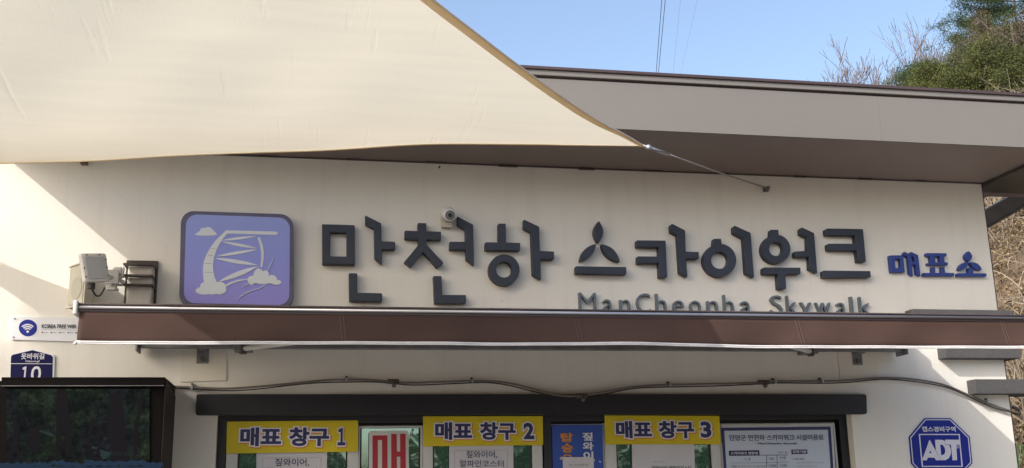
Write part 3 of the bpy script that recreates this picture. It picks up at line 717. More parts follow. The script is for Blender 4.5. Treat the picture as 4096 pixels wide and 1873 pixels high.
notice([(2527, 1766), (2776, 1766), (2784, 1990), (2532, 1990)], 'mostly blank white notice under banner 3 with black line at its foot',
       [('단양군 시설관리', (2612, 1851), (2663, 1850), (2612, 1844), M_GREYP, 0), ('짚와이어 알파인코스터', (2608, 1888), (2766, 1886), (2608, 1865), M_BLACK, .01)])
# red lettered plate
RP = thing('red_letter_plate', W(1555, 1990, .05), 'upright white plate with tall red 매 letter between banners 1 and 2', 'sign')
def Z2b(l): return [(1400+.3106*x, 1600+.3106*y) for x, y in l]
plate('plate', rounded([(1476, 1724), (1634, 1722), (1638, 2050), (1476, 2050)], 12, 4), .05, .004, M_WPVC, RP)
plate('lettering', Z2b([(290, 457), (482, 457), (486, 1150), (290, 1150)]), .0488, .001, M_RED, RP, holes=[Z2b([(358, 517), (412, 517), (414, 1090), (358, 1090)])])
plate('lettering', Z2b([(530, 438), (602, 438), (604, 667), (645, 667), (645, 436), (716, 436), (722, 1200), (650, 1200), (647, 732), (604, 732), (606, 1200), (533, 1200)]), .0488, .001, M_RED, RP)
# blue poster
BPo = thing('blue_poster', W(2310, 1990, .055), 'blue poster with orange and white vertical Korean letters between banners 2 and 3', 'poster')
def Z3b(l): return [(2150+.3106*x, 1600+.3106*y) for x, y in l]
plate('poster_sheet', Z3b([(185, 322), (835, 320), (860, 1200), (205, 1200)]), .055, .003, M_POSTER, BPo)
def vt(ch, x0, x1, y0, y1, m): text('lettering', ch, *Z3b([(x0, y1), (x1, y1), (x0, y0)]), .0535, m, BPo, fat=.035)
vt('탑', 300, 460, 425, 540, M_ORG); vt('승', 310, 460, 557, 682, M_ORG); vt('은', 318, 462, 700, 815, M_ORG)
vt('짚', 580, 712, 420, 525, M_PWHITE); vt('와', 583, 725, 542, 648, M_PWHITE); vt('이', 592, 722, 662, 775, M_PWHITE)
NY2 = .0505
o = plate('paper_note', Z3b([(325, 738), (722, 735), (735, 1150), (330, 1150)]), NY2, .001, M_PAPER); tag(o, 'small white note taped over the lower half of the blue poster', 'note')
text('lettering', '코로나 확산 방지를 위해', *Z3b([(405, 850), (652, 848), (405, 826)]), NY2-.0012, M_BLACK, o)
for q in ([(283, 748), (315, 728), (332, 742), (300, 778)], [(715, 742), (740, 770), (735, 792), (708, 790)], [(790, 782), (815, 790), (820, 808), (800, 806)]):
    plate('tape', Z3b(q), NY2-.001, .0006, mat('clear_tape', (.45, .45, .48), .3), o)
# price board
PB = thing('price_board', W(3120, 1990, .05), 'pale framed price board titled 단양군 만천하 스카이워크 시설이용료', 'sign')
def ZP(l): return [(2850+.2523*x, 1600+.2523*y) for x, y in l]
PY = .048
plate('board_rim', ZP([(140, 395), (1905, 380), (1990, 1700), (190, 1700)]), PY+.006, .008, M_WPVC, PB)
plate('board_face', ZP([(137, 425), (1872, 422), (1950, 1650), (210, 1650)]), PY+.003, .0028, M_BOARD, PB)
plate('border_print', ZP([(137, 442), (1872, 424), (1955, 1640), (215, 1640)]), PY+.001, .0018, M_NAVY, PB, holes=[ZP([(185, 490), (1834, 472), (1910, 1600), (255, 1600)])])
def pt(s, x0, x1, y0, y1, m=M_BLACK, fat=.0, sl=0): text('lettering', s, *ZP([(x0, y1+sl), (x1, y1), (x0, y0+sl)]), PY-.0008, m, PB, fat=fat)
pt('단양군 만천하 스카이워크 시설이용료', 275, 1765, 545, 640, M_NAVY, .006, 10)
pt('ManCheonha Skywalk', 722, 1350, 675, 716, M_NAVY, .01)
plate('box_print', ZP([(258, 806), (740, 798), (748, 882), (264, 888)]), PY+.001, .0018, M_NAVY, PB); pt('스카이워크 전망대', 290, 716, 822, 868, M_PWHITE, .02)
plate('box_print', ZP([(1250, 790), (1500, 785), (1507, 858), (1256, 862)]), PY+.001, .0018, M_NAVY, PB); pt('감면기준', 1270, 1490, 800, 845, M_PWHITE, .02)
pt('(단위 : 원)', 1037, 1190, 820, 850)
for q in ([(745, 874), (1195, 870), (1195, 877), (745, 881)], [(275, 1000), (1200, 988), (1200, 992), (275, 1004)], [(852, 880), (857, 880), (872, 1400), (866, 1400)], [(1020, 877), (1024, 877), (1040, 1400), (1035, 1400)], [(280, 1096), (1205, 1086), (1205, 1090), (280, 1100)]):
    plate('rule_print', ZP(q), PY+.001, .0018, M_BLACK, PB)
for a in (('기 준', 500, 612, 917, 962), ('개인', 895, 985, 912, 955), ('단체', 1065, 1160, 898, 938), ('3,000', 890, 1008, 1024, 1068), ('2,500', 1065, 1180, 1020, 1064), ('어른', 300, 385, 1034, 1076), ('(만 19세 이상 ~ 만 65세 미만)', 402, 848, 1040, 1072), ('1. 50% 감면', 1266, 1456, 918, 952)): pt(*a)
pt('(20인 이상)', 1062, 1165, 952, 968, M_GREYP); pt('단양군에 주민등록이 되어 있는 사람', 1340, 1778, 982, 1008, M_GREYP); pt('(신분증 등 증빙서류 제시)', 1345, 1660, 1040, 1068, M_GREYP)

# ================================================================== AWNING
AY = -1.5
AW = thing('awning', W(1900, 1390), 'long brown retractable awning with white piped valance crossing the wall', 'awning')
xa = W(312, 1245, AY)[0]; xb = 3.34
zr1 = W(312, 1239, AY)[2]; zr0 = W(312, 1256, AY)[2]; zv = W(1000, 1374, AY)[2]; zt_ = W(2000, 1233, AY)[2]
zR = lambda px, py: W(px, py, AY)[2]
zrail = (zR(400, 1247)+zR(4000, 1262))/2; ztop = (zR(400, 1228)+zR(4000, 1247))/2; zvb = (zR(400, 1379)+zR(4000, 1379))/2
MB().box(xa, xb, AY-.01, AY+.06, zrail+.010, ztop).build('rail_cover', mat('brown_rail', (.10, .075, .07), .35, .3, var=.2, vscale=10), AW, bevel=.003)
MB().tube([(xa, AY-.012, zrail), (xb, AY-.012, zrail)], .0065, 12).build('front_rail', M_ALU, AW, smooth=True)
MB().box(xa, xb, AY-.006, AY+.055, zrail-.014, zrail+.008).build('rail_channel', M_CAPB, AW)
MB().box(xa-.014, xa+.001, AY-.025, AY+.06, zrail-.028, ztop+.008).build('end_cap', M_WMETAL, AW, bevel=.005)
# valance, gently waving
n = 240; v = []; f = []; rows = 7
zvt = zrail-.011
sag = []
for i in range(n+1):
    x = xa+.007+(xb-xa-.004)*i/n
    dz = .003*math.sin(x*2.1)+.002*math.sin(x*5.3+1)
    for j in range(rows):
        t = j/(rows-1)
        yy = AY-.004+t*(.010*math.sin(x*3.1+.5)+.007*math.sin(x*7.7+t)+.004*math.sin(x*17+2*t))-.012*t
        v.append((x, yy, zvt+(zvb+dz-zvt)*t))
    sag.append((x, v[-1][1], zvb+dz))
for i in range(n):
    for j in range(rows-1): a = i*rows+j; f.append((a, a+1, a+rows+1, a+rows))
VL = mesh_obj('valance', v, f, M_VAL, AW, smooth=True)
md = VL.modifiers.new('t', 'SOLIDIFY'); md.thickness = .0015
MB().tube([(p[0], p[1]-.001, p[2]) for p in sag], .0045, 6).tube([(p[0], p[1]-.003, p[2]-.0065) for p in sag], .0028, 5).build('piping', M_PIPING, AW, smooth=True)
MB().tube([tuple(np.array(sag[0])+(.0, -.002, -.002)), tuple(np.array(sag[0])+(-.006, -.004, -.010))], .006, 8).build('piping_end', M_PIPING, AW, smooth=True)
# seams of the valance panels
for px in (1357, 2297, 3180, 4000):
    xx = W(px, 1320, AY)[0]
    for dx in (0, .014):
        MB().tube([(xx+dx, AY-.0085, zvt-.002), (xx+dx+.004, AY-.020, (zvt+zvb)/2), (xx+dx+.010, AY-.030, zvb+.006)], .0007, 4).build('seam', mat('seam_thread', (.11, .08, .072), .8), AW)
# canopy and wall housing
zh = W(2400, 1388, -.09)[2]; hx0, hx1 = W(560, 1390, -.08)[0], 3.338
zcw = zh+.10
v = []; f = []; nn = 40
for i in range(nn+1):
    x = xa+.006+(xb-xa-.01)*i/nn
    xw = hx0+(hx1-hx0)*i/nn
    for j in range(9):
        t = j/8; v.append((xw+(x-xw)*t, -.12+(AY+.05+.12)*t, zcw+(zrail+.006-zcw)*t-.015*math.sin(math.pi*t)))
for i in range(nn):
    for j in range(8): a = i*9+j; f.append((a, a+1, a+10, a+9))
mesh_obj('canopy', v, f, M_VAL, AW, smooth=True)
zbar0 = (W(2400, 1403, -.09)[2]); zbar1 = zbar0+.035
MB().box(hx0, hx1-.012, -.115, -.075, zbar0, zbar1).build('torsion_bar', M_GALV, AW, bevel=.003)
MB().tube([(hx0, -.10, zcw-.005), (hx1, -.10, zcw-.005)], .038, 14).build('fabric_roller', M_VAL, AW, smooth=True)
for xx in (hx0-.012, hx1-.012): MB().box(xx, xx+.012, -.15, -.03, zbar0-.02, zcw+.035).build('side_plate', M_GALV, AW, bevel=.003)
for px in (811, 3433):
    p = W(px, 1400, -.03)
    g = holder('wall_bracket', (p[0], 0, p[2]), AW)
    MB().box(p[0]-.030, p[0]+.030, -.012, -.001, zbar0-.065, zbar0+.04).build('base_plate', M_GALV, g, bevel=.002)
    MB().box(p[0]-.018, p[0]+.018, -.074, -.0125, zbar0-.004, zbar0+.032).build('clamp', M_GALV, g, bevel=.002)
    MB().cyl((p[0], -.012, zbar0-.042), (p[0], -.028, zbar0-.042), .013, 6).build('bolt', M_STEEL, g)
for px, sgn in ((975, 1), (3225, -1)):
    p = W(px, 1402, -.1); zj = zbar0-.008
    g = holder('folding_arm', (p[0], -.1, zj), AW)
    MB().box(p[0]-.045, p[0]+.045, -.16, -.07, zj-.012, zj+.03).build('shoulder', M_GALV, g, bevel=.006)
    MB().cyl((p[0], -.15, zj-.025), (p[0], -.15, zj+.02), .018, 12).build('pivot', M_STEEL, g)
    e = (p[0]+sgn*.62, -.72, zj+.006); h = (p[0]+sgn*.12, AY+.06, zrail-.004)
    MB().tube([(p[0], -.15, zj+.002), e], .014, 8).build('upper_arm', M_WMETAL, g); MB().tube([e, h], .012, 8).build('forearm', M_WMETAL, g)
# pale mounting boards behind the brackets
for q, lb in (([(722, 1370), (907, 1366), (905, 1521), (722, 1529)], 'pale square mounting board left of the service windows under the awning bracket'),
              ([(3350, 1375), (3500, 1372), (3513, 1531), (3363, 1533)], 'pale square mounting board near the right end of the awning')):
    o = plate('mounting_board', q, -.007, .0065, mat('painted_board', (.70, .66, .575), .75, var=.05, vscale=4)); tag(o, lb, 'board')

# ================================================================== SHADE SAIL
def edge_pts(px, depth): return [tuple(W(a, b, -d)) for (a, b), d in zip(px, depth)]
Lc = np.array((-2.25, -.15, 3.17)); Cc = W(2572, 584, -1.0); Fc = np.array((-1.0, -4.75, 3.34))
low = [Lc, np.array((-1.84, -.37, 3.135))]+[np.array(p) for p in edge_pts([(0, 654), (350, 645), (700, 624), (1060, 610), (1300, 602), (1700, 578), (2100, 578), (2400, 582)], [.51, .60, .69, .77, .82, .89, .94, .98])]+[Cc]
def atz(px, py, z): d = ray(px, py); return CAM+d*((z-CAM[2])/d[2])
rig = [Cc]+[atz(a, b, z) for a, b, z in ((2488, 535, 3.179), (2400, 490, 3.178), (2240, 385, 3.175), (2070, 262, 3.172), (1900, 132, 3.17), (1730, 0, 3.17), (1560, -150, 3.175))]+[np.array((.02, -3.25, 3.22)), np.array((-.35, -3.82, 3.27)), np.array((-.70, -4.32, 3.31)), Fc]
lef = [Fc, np.array((-1.28, -4.1, 3.33)), np.array((-1.52, -3.3, 3.33)), np.array((-1.66, -2.75, 3.335)), np.array((-1.735, -2.33, 3.32)), np.array((-1.90, -1.6, 3.27)), np.array((-2.06, -1.0, 3.235)), np.array((-2.155, -.55, 3.215)), Lc]
def spl(pts, n):
    P = np.array(pts); s = np.concatenate([[0], np.cumsum(np.linalg.norm(np.diff(P, axis=0), axis=1))]); s /= s[-1]
    out = []
    for t in np.linspace(0, 1, n+1):
        i = min(max(np.searchsorted(s, t)-1, 0), len(P)-2); u = (t-s[i])/(s[i+1]-s[i])
        p0 = P[max(i-1, 0)]; p1 = P[i]; p2 = P[i+1]; p3 = P[min(i+2, len(P)-1)]
        h = s[i+1]-s[i]; m1 = (p2-p0)/(s[i+1]-s[max(i-1, 0)])*h; m2 = (p3-p1)/(s[min(i+2, len(P)-1)]-s[i])*h
        out.append(p1*(2*u**3-3*u*u+1)+m1*(u**3-2*u*u+u)+p2*(-2*u**3+3*u*u)+m2*(u**3-u*u))
    return np.array(out)
NS = 64
eLC, eCF, eFL = spl(low, NS), spl(rig, NS), spl(lef, NS)
def samp(e, t):
    t = min(max(t, 0), 1)*NS; i = min(int(t), NS-1); return e[i]*(1-(t-i))+e[i+1]*(t-i)
def dlt(e, t): return samp(e, t)-(e[0]*(1-t)+e[-1]*t)
idx = {}; v = []; f = []
for i in range(NS+1):
    for j in range(NS+1-i):
        c = i/NS; b = j/NS; a = 1-b-c       # a:L b:C c:F
        p = a*Lc+b*Cc+c*Fc
        if a+b > 0: p = p+(1-c)**1.5*dlt(eLC, b/(a+b))
        if b+c > 0: p = p+(1-a)**1.5*dlt(eCF, c/(b+c))
        if c+a > 0: p = p+(1-b)**1.5*dlt(eFL, a/(c+a))
        p = p+np.array([0, 0, -.45*a*b*c+.004*math.sin(9*p[0]+4*p[1])*min(1, 30*a*b*c)])
        idx[(i, j)] = len(v); v.append(tuple(p))
for i in range(NS):
    for j in range(NS-i):
        f.append((idx[(i, j)], idx[(i, j+1)], idx[(i+1, j)]))
        if j < NS-i-1: f.append((idx[(i, j+1)], idx[(i+1, j+1)], idx[(i+1, j)]))
SA = thing('shade_sail', tuple(Fc*.34+Lc*.33+Cc*.33), 'huge cream triangular shade sail stretched over the upper left', 'shade sail')
mesh_obj('cloth', v, f, M_SAIL, SA, smooth=True)
cen = (Lc+Cc+Fc)/3
def hem(e, wd, nm):
    v = []; f = []
    for i, p in enumerate(e):
        d = e[min(i+1, NS)]-e[max(i-1, 0)]; d /= np.linalg.norm(d); n_ = np.cross(d, [0, 0, 1.0]); n_ /= np.linalg.norm(n_)
        if np.dot(n_, cen-p) < 0: n_ = -n_
        s = min(1, 6*min(i, NS-i)/NS+.25)
        for q, z in ((-.002, -.003), (wd*s, -.006)):
            v.append(tuple(p+n_*q+np.array([0, 0, z])))
        v.append(tuple(p-n_*.002+np.array([0, 0, .006])))
    for i in range(NS): f += [(3*i, 3*i+1, 3*i+4, 3*i+3), (3*i, 3*i+3, 3*i+5, 3*i+2)]
    return mesh_obj(nm, v, f, M_HEM, SA, smooth=False)
hem(eCF, .031, 'hem'); hem(eLC, .022, 'hem'); hem(eFL, .034, 'hem')
# edge cord, a thin pale line
MB().tube([tuple(p+np.array([0, -.0, .003])) for p in eCF], .003, 5).build('edge_cord', M_PIPING, SA)
MB().tube([tuple(p+np.array([0, -.0, .003])) for p in eLC], .0028, 5).build('edge_cord', mat('cream_cord', (.70, .60, .40), .7), SA)
ring = W(2594, 591, -.99)
MB().tube([Cc, ring], .007, 6).build('corner_strap', M_PIPING, SA)
MB().sphere(ring, .016, 10, 6).build('corner_ring', M_ALU, SA, smooth=True)
# wire, turnbuckle, hook
M_WIRE = mat('pale_wire', (.30, .29, .28), .4, .2)
WR = thing('steel_wire', tuple(W(3070, 752, -.02)), 'thin steel wire from the sail corner to an eye bolt on the wall', 'wire')
hk = W(3068, 752, -.035); r0_ = np.array(ring)
MB().tube([r0_, r0_+(hk-r0_)*.14], .0095, 8).build('turnbuckle', M_ALU, WR, smooth=True)
MB().tube([r0_+(hk-r0_)*(.13+.87*t)+np.array([0, 0, -.005*math.sin(math.pi*t)]) for t in np.linspace(0, 1, 10)], 0.0045, 6).build('cable', M_WIRE, WR, smooth=True)
MB().cyl((hk[0], -.001, hk[2]), (hk[0], -.05, hk[2]), .008, 8).box(hk[0]-.012, hk[0]+.012, -.006, -.0005, hk[2]-.016, hk[2]+.010).cyl((hk[0]-.004, -.04, hk[2]-.02), (hk[0]+.008, -.04, hk[2]+.006), .011, 8).build('eye_bolt', M_GALV, WR)
lh = np.array((-2.62, -.0, 3.22)); MB().tube([Lc, lh], .004, 6).build('cable', M_ALU, WR)
PO = MB().tube([(-1.35, -5.6, 0), (-1.42, -5.75, 3.5)], .05, 12).build('steel_post', M_GALV, smooth=True, base=(-1.35, -5.6, 0)); tag(PO, 'round grey steel post behind the camera tying the sail corner', 'post')
MB().tube([Fc, (-1.41, -5.73, 3.44)], .005, 6).build('tie_cable', M_ALU, PO)
# small bracket left under the sail
p = W(340, 656); o = MB().box(p[0]-.016, p[0]+.016, -.05, -.001, p[2]-.010, p[2]+.014).cyl((p[0]-.004, -.05, p[2]), (p[0]-.004, -.075, p[2]-.006), .009, 8).build('wall_anchor', mat('rusty_iron', (.16, .09, .06), .8, var=.4, vscale=30), bevel=.002); tag(o, 'small rusty anchor on the wall just below the sail edge', 'anchor')
p = W(1757, 671); o = MB().cyl((p[0], -.001, p[2]), (p[0], -.02, p[2]), .005, 8).build('wall_screw', M_STEEL); tag(o, 'lone screw in the wall above the letters, under the soffit', 'screw')

# ================================================================== SPEAKER, ANTENNA, LAMP, CAMERA
SP = thing('wall_speaker', W(320, 1225, -.1), 'cream wedge shaped outdoor speaker half hidden behind the white antenna', 'speaker')
zt1 = W(340, 1050, -.22)[2]; zb1 = W(338, 1219, -.22)[2]
A_ = W(274, 1150, -.10); Bp = W(340, 1150, -.235); Cb = W(376, 1150, -.01); Ab = (A_[0]+.02, -.01)
poly = [(A_[0], -.10), (Bp[0], -.235), (Cb[0], -.008), (Ab[0]+.01, -.008)]
MB().add([(x, y, zb1) for x, y in poly]+[(x, y, zt1) for x, y in poly], [(0, 3, 2, 1), (4, 5, 6, 7), (0, 1, 5, 4), (1, 2, 6, 5), (2, 3, 7, 6), (3, 0, 4, 7)]).build('cabinet', M_CREAM, SP, bevel=.006)
fd = np.array([Bp[0]-A_[0], -.135, 0]); fl = np.linalg.norm(fd); fd /= fl; fn = np.array([fd[1], -fd[0], 0]); fn = fn if fn[1] < 0 else -fn
def fp(u, w_, o_): return np.array([A_[0], -.10, 0])+fd*fl*u+fn*o_+np.array([0, 0, zb1+(zt1-zb1)*w_])
MB().hexa([fp(.07, .05, .004), fp(.93, .05, .004), fp(.93, .95, .004), fp(.07, .95, .004)], [fp(.07, .05, .0005), fp(.93, .05, .0005), fp(.93, .95, .0005), fp(.07, .95, .0005)]).build('grille', M_GRILLE, SP)
MB().cyl(fp(.55, .42, .003), fp(.55, .42, .0065), .055, 26).build('speaker_cone', mat('cone_shade', (.42, .41, .35), .8), SP)
for w_ in (0.0, 1.0):
    MB().hexa([fp(-.02, w_-.014, .010), fp(1.02, w_-.014, .010), fp(1.02, w_+.014, .010), fp(-.02, w_+.014, .010)], [fp(-.02, w_-.014, -.004), fp(1.02, w_-.014, -.004), fp(1.02, w_+.014, -.004), fp(-.02, w_+.014, -.004)]).build('rim', M_CREAM, SP)

AN = thing('antenna', W(470, 1150, -.0), 'white rectangular radio antenna panel tilted on a wall arm', 'antenna')
q = [W(322, 1014, -.42), W(425, 1013, -.36), W(441, 1127, -.33), W(343, 1131, -.39)]
def quadmap(u, w_, o_=0):
    p = q[3]*(1-u)*(1-w_)+q[2]*u*(1-w_)+q[1]*u*w_+q[0]*(1-u)*w_; return p+nq*o_
nq = np.cross(q[2]-q[3], q[0]-q[3]); nq /= np.linalg.norm(nq); nq = nq if nq[1] < 0 else -nq
def rr(r, ins, n=5):
    out = []
    for cx, cy, a0 in ((1-ins-r, ins+r, -90), (1-ins-r, 1-ins-r, 0), (ins+r, 1-ins-r, 90), (ins+r, ins+r, 180)):
        for k in range(n+1): t = math.radians(a0+90*k/n); out.append((cx+r*math.cos(t), cy+r*math.sin(t)))
    return out
def slab(loops, name, m, parent):
    v = []; f = []; n = len(loops[0][0])
    for pts, o_ in loops: v += [tuple(quadmap(a, b, o_)) for a, b in pts]
    for k in range(len(loops)-1):
        for i in range(n): a = k*n+i; b = k*n+(i+1) % n; f.append((a, b, b+n, a+n))
    f.append(tuple(range(n))[::-1]); f.append(tuple((len(loops)-1)*n+i for i in range(n)))
    return mesh_obj(name, v, f, m, parent)
M_RAD = mat('grey_radome', (.43, .44, .46), .45, var=.04)
slab([(rr(.10, .0), -.034), (rr(.10, .0), -.006), (rr(.10, .03), .0), (rr(.08, .10), .001)], 'housing', M_WMETAL, AN)
slab([(rr(.06, .11), .001), (rr(.06, .12), .006)], 'radome', M_RAD, AN)
for u, w_ in ((.22, .95), (.72, .95), (.95, .78), (.95, .5), (.95, .22), (.05, .5), (.05, .2)):
    a = quadmap(u, w_, .0); MB().cyl(a-nq*.002, a+nq*.003, .0042, 8).build('screw', M_GALV, AN)
g0 = quadmap(.3, -.02, -.02); MB().cyl(g0, g0-np.array([0, 0, .028]), .017, 10).build('cable_gland', M_RUBBER, AN)
g1 = quadmap(.3, -.02, -.02)-np.array([0, 0, .02]); e1 = W(418, 1152, -.22)
mid = W(393, 1195, -.3)
pts = [g1*(1-t)**2+2*(mid-np.array([0, 0, .03]))*t*(1-t)+e1*t*t for t in np.linspace(0, 1, 12)]
MB().tube(pts, .0042, 6).build('black_cable', M_RUBBER, AN, smooth=True)
def pb(p, s): return MB().box(p[0]-s[0], p[0]+s[0], p[1]-s[1], p[1]+s[1], p[2]-s[2], p[2]+s[2])
pb(W(452, 1110, -.27), (.028, .02, .035)).build('bracket_head', M_WMETAL, AN, bevel=.005)
pb(W(470, 1095, -.22), (.020, .016, .030)).build('bracket_plate', M_WMETAL, AN, bevel=.004)
pb(W(447, 1150, -.24), (.022, .022, .016)).build('bracket_foot', M_WMETAL, AN, bevel=.004)
MB().tube([W(430, 1105, -.33), W(478, 1122, -.2), W(492, 1128, -.01)], .011, 8).build('mounting_arm', M_WMETAL, AN)
MB().tube([W(440, 1140, -.3), W(490, 1140, -.12)], .007, 8).build('mounting_arm', M_WMETAL, AN)
pb(W(486, 1090, -.16), (.012, .014, .028)).build('bracket_clip', M_WMETAL, AN, bevel=.003)
for a in ((456, 1088), (480, 1100), (470, 1160)):
    p = W(*a, -.26); MB().cyl(p, p+np.array([0, -.014, 0]), .007, 6).build('nut', M_GALV, AN)

LP = thing('wall_lamp', W(565, 1260), 'dark bronze wall lamp with three louvre fins over a cream glass block', 'wall lamp')
lx0, lz = XZ(506, 1041, -.02); lx1 = XZ(633, 1041, -.02)[0]; zlb = lz-.40
MB().box(lx0, lx1, -.02, -.0005, zlb, lz).build('back_plate', M_BRONZE, LP, bevel=.003)
dx0, dx1 = XZ(508, 1120, -.10)[0], XZ(611, 1120, -.10)[0]
MB().box(dx0, dx1, -.105, -.021, zlb+.03, lz-.03).build('glass_block', mat('cream_glass', (.50, .46, .41), .35), LP, bevel=.012)
for i, y in enumerate((1056, 1101, 1138)):
    za = W(550, y, -.15)[2]; fx0, fx1 = W(492, y, -.15)[0], W(611, y, -.15)[0]
    MB().prism([[(fx0, -.15), (fx1, -.15), (fx1, -.022), (fx1-.012, -.022), (fx1-.012, -.138), (fx0+.012, -.138), (fx0+.012, -.022), (fx0, -.022)]], 0, 1)
    poly = [(fx0, -.15), (fx1, -.15), (fx1, -.0205), (fx0, -.0205)]; pin = [(dx0-.004, -.112), (dx1+.004, -.112), (dx1+.004, -.0206), (dx0-.004, -.0206)]
    v = [(x, y_, z) for z in (za-.004, za+.004) for x, y_ in poly+pin]
    fcs = [(8+0, 8+1, 8+5, 8+4), (8+1, 8+2, 8+6, 8+5), (8+3, 8+0, 8+4, 8+7), (0, 4, 5, 1), (1, 5, 6, 2), (3, 7, 4, 0), (0, 1, 9, 8), (1, 2, 10, 9), (3, 0, 8, 11), (4, 12, 13, 5), (5, 13, 14, 6), (7, 15, 12, 4)]
    mesh_obj('fin', v, fcs, M_BRONZE, LP)

CC = thing('security_camera', W(1790, 900), 'small white round security camera on a box above the letters', 'camera')
plate('mount_box', rounded([(1765, 839), (1809, 841), (1809, 909), (1767, 908)], 3, 2), -.035, .0345, mat('beige_box', (.58, .55, .48), .5), CC, bevel=.003)
c0 = W(1791, 856, -.07); c1 = W(1800, 861, -.13)
MB().sphere(c0, .042, 20, 12, (1, .7, 1)).build('base_dome', M_WMETAL, CC, smooth=True)
dd = CAM+np.array([.35, 0, 0])-c1; dd /= np.linalg.norm(dd)
MB().cyl(c1-dd*.06, c1, .030, 24, .032).build('housing', M_WHITE, CC, smooth=False, bevel=.004)
MB().cyl(c1, c1+dd*.003, .0255, 24).build('bezel', M_RUBBER, CC); MB().cyl(c1+dd*.003, c1+dd*.005, .0225, 24).build('led_ring', M_GALV, CC)
MB().cyl(c1+dd*.005, c1+dd*.010, .011, 18).build('lens', M_RUBBER, CC)

# ================================================================== CONDUIT
cpx = [(700, 1547), (770, 1550), (900, 1555), (1010, 1549), (1100, 1541), (1200, 1531), (1300, 1522), (1387, 1519), (1480, 1520), (1560, 1526), (1640, 1532), (1760, 1528), (1890, 1524), (1960, 1525), (2040, 1534), (2130, 1556), (2200, 1575), (2260, 1584), (2330, 1583), (2400, 1572), (2480, 1557), (2560, 1546), (2680, 1540), (2850, 1536), (3000, 1532), (3110, 1526), (3290, 1525), (3400, 1521), (3500, 1513), (3570, 1512), (3650, 1517), (3740, 1531), (3800, 1548), (3870, 1578), (3950, 1612), (4000, 1630), (4040, 1643)]
P = [W(a, b, -.022 if not (780 < a < 3470) else -.045) for a, b in cpx]
tail = [W(4068, 1652, .0), W(4080, 1650, .06), W(4074, 1636, .12), W(4048, 1626, .2)]
cs = []
pp = np.array(P+tail)
for i in range(len(pp)-1):
    for t in (0, .25, .5, .75):
        p0, p1, p2, p3 = pp[max(i-1, 0)], pp[i], pp[i+1], pp[min(i+2, len(pp)-1)]
        cs.append(.5*((2*p1)+(-p0+p2)*t+(2*p0-5*p1+4*p2-p3)*t*t+(-p0+3*p1-3*p2+p3)*t**3))
cs.append(pp[-1])
CO = thing('wall_cable', tuple(P[len(P)//2]), 'grey flexible conduit wandering along the wall above the window lintel', 'cable')
MB().tube(cs, .0058, 8).build('conduit', M_CABLE, CO, smooth=True)
MB().tube([p+np.array([0, .004, -.010+.002*math.sin(i*.4)]) for i, p in enumerate(cs)], .0036, 6).build('thin_cable', M_RUBBER, CO, smooth=True)
M_DK = mat('dull_brown_clip', (.07, .055, .045), .6)
for px, py in ((1387, 1519), (1890, 1524), (2680, 1540), (3102, 1527), (3290, 1525), (3950, 1608), (768, 1550)):
    p = W(px, py, -.045 if 780 < px < 3470 else -.022); g = holder('clip', (p[0], 0, p[2]), CO)
    MB().box(p[0]-.005, p[0]+.005, p[1]-.010, -.0005, p[2]-.010, p[2]+.010).build('strap', M_ALU, g, bevel=.001)
    MB().cyl((p[0], -.001, p[2]+.017), (p[0], -.018, p[2]+.017), .006, 10).build('screw', M_DK, g)
for px, py in ((1572, 1527), (2325, 1584), (3052, 1530)):
    p = W(px, py, -.045); g = holder('connector', (p[0], 0, p[2]), CO)
    MB().tube([(p[0]-.030, p[1]-.004, p[2]), (p[0]+.030, p[1]-.004, p[2])], .0135, 10).build('sleeve', M_DK, g, smooth=True)
    MB().cyl((p[0]+.004, p[1]-.008, p[2]-.010), (p[0]+.004, p[1]-.022, p[2]-.024), .012, 10).build('socket', M_STEEL, g)

# ================================================================== VEGETATION
def leaves(centers, size, aspect=.5, flat=0.0):
    n = len(centers); c = np.asarray(centers)
    a = rng.normal(size=(n, 3)); a[:, 2] *= (1-flat); a /= np.linalg.norm(a, axis=1)[:, None]
    b = rng.normal(size=(n, 3)); b -= (b*a).sum(1)[:, None]*a; b /= np.linalg.norm(b, axis=1)[:, None]
    s = size*rng.uniform(.6, 1.3, n)[:, None]
    v = np.stack([c-a*s, c+b*s*aspect, c+a*s, c-b*s*aspect], 1).reshape(-1, 3)
    return v, [(4*i, 4*i+1, 4*i+2, 4*i+3) for i in range(n)]
def branch(mb, p, d, L, r, depth, tips, spread=.5, up=.25, kids=(2, 3), minr=.004, allp=None, shrink=.72):
    n = 4; pts = [p]; dd = d.copy()
    for i in range(n):
        dd = dd+rng.normal(0, .10, 3)+np.array([0, 0, up*.12]); dd /= np.linalg.norm(dd); pts.append(pts[-1]+dd*L/n)
    mb.tube(pts, r, 5 if r > .03 else 3, max(r*.6, minr))
    if allp is not None: allp += pts[1:]
    if depth == 0: tips.append(pts[-1]); return
    for k in range(rng.integers(kids[0], kids[1]+1)):
        t = rng.integers(2, n+1); nd = dd+rng.normal(0, spread, 3)+np.array([0, 0, up]); nd /= np.linalg.norm(nd)
        branch(mb, pts[t], nd, L*shrink*rng.uniform(.8, 1.15), max(r*.58, minr), depth-1, tips, spread, up, kids, minr, allp, shrink)
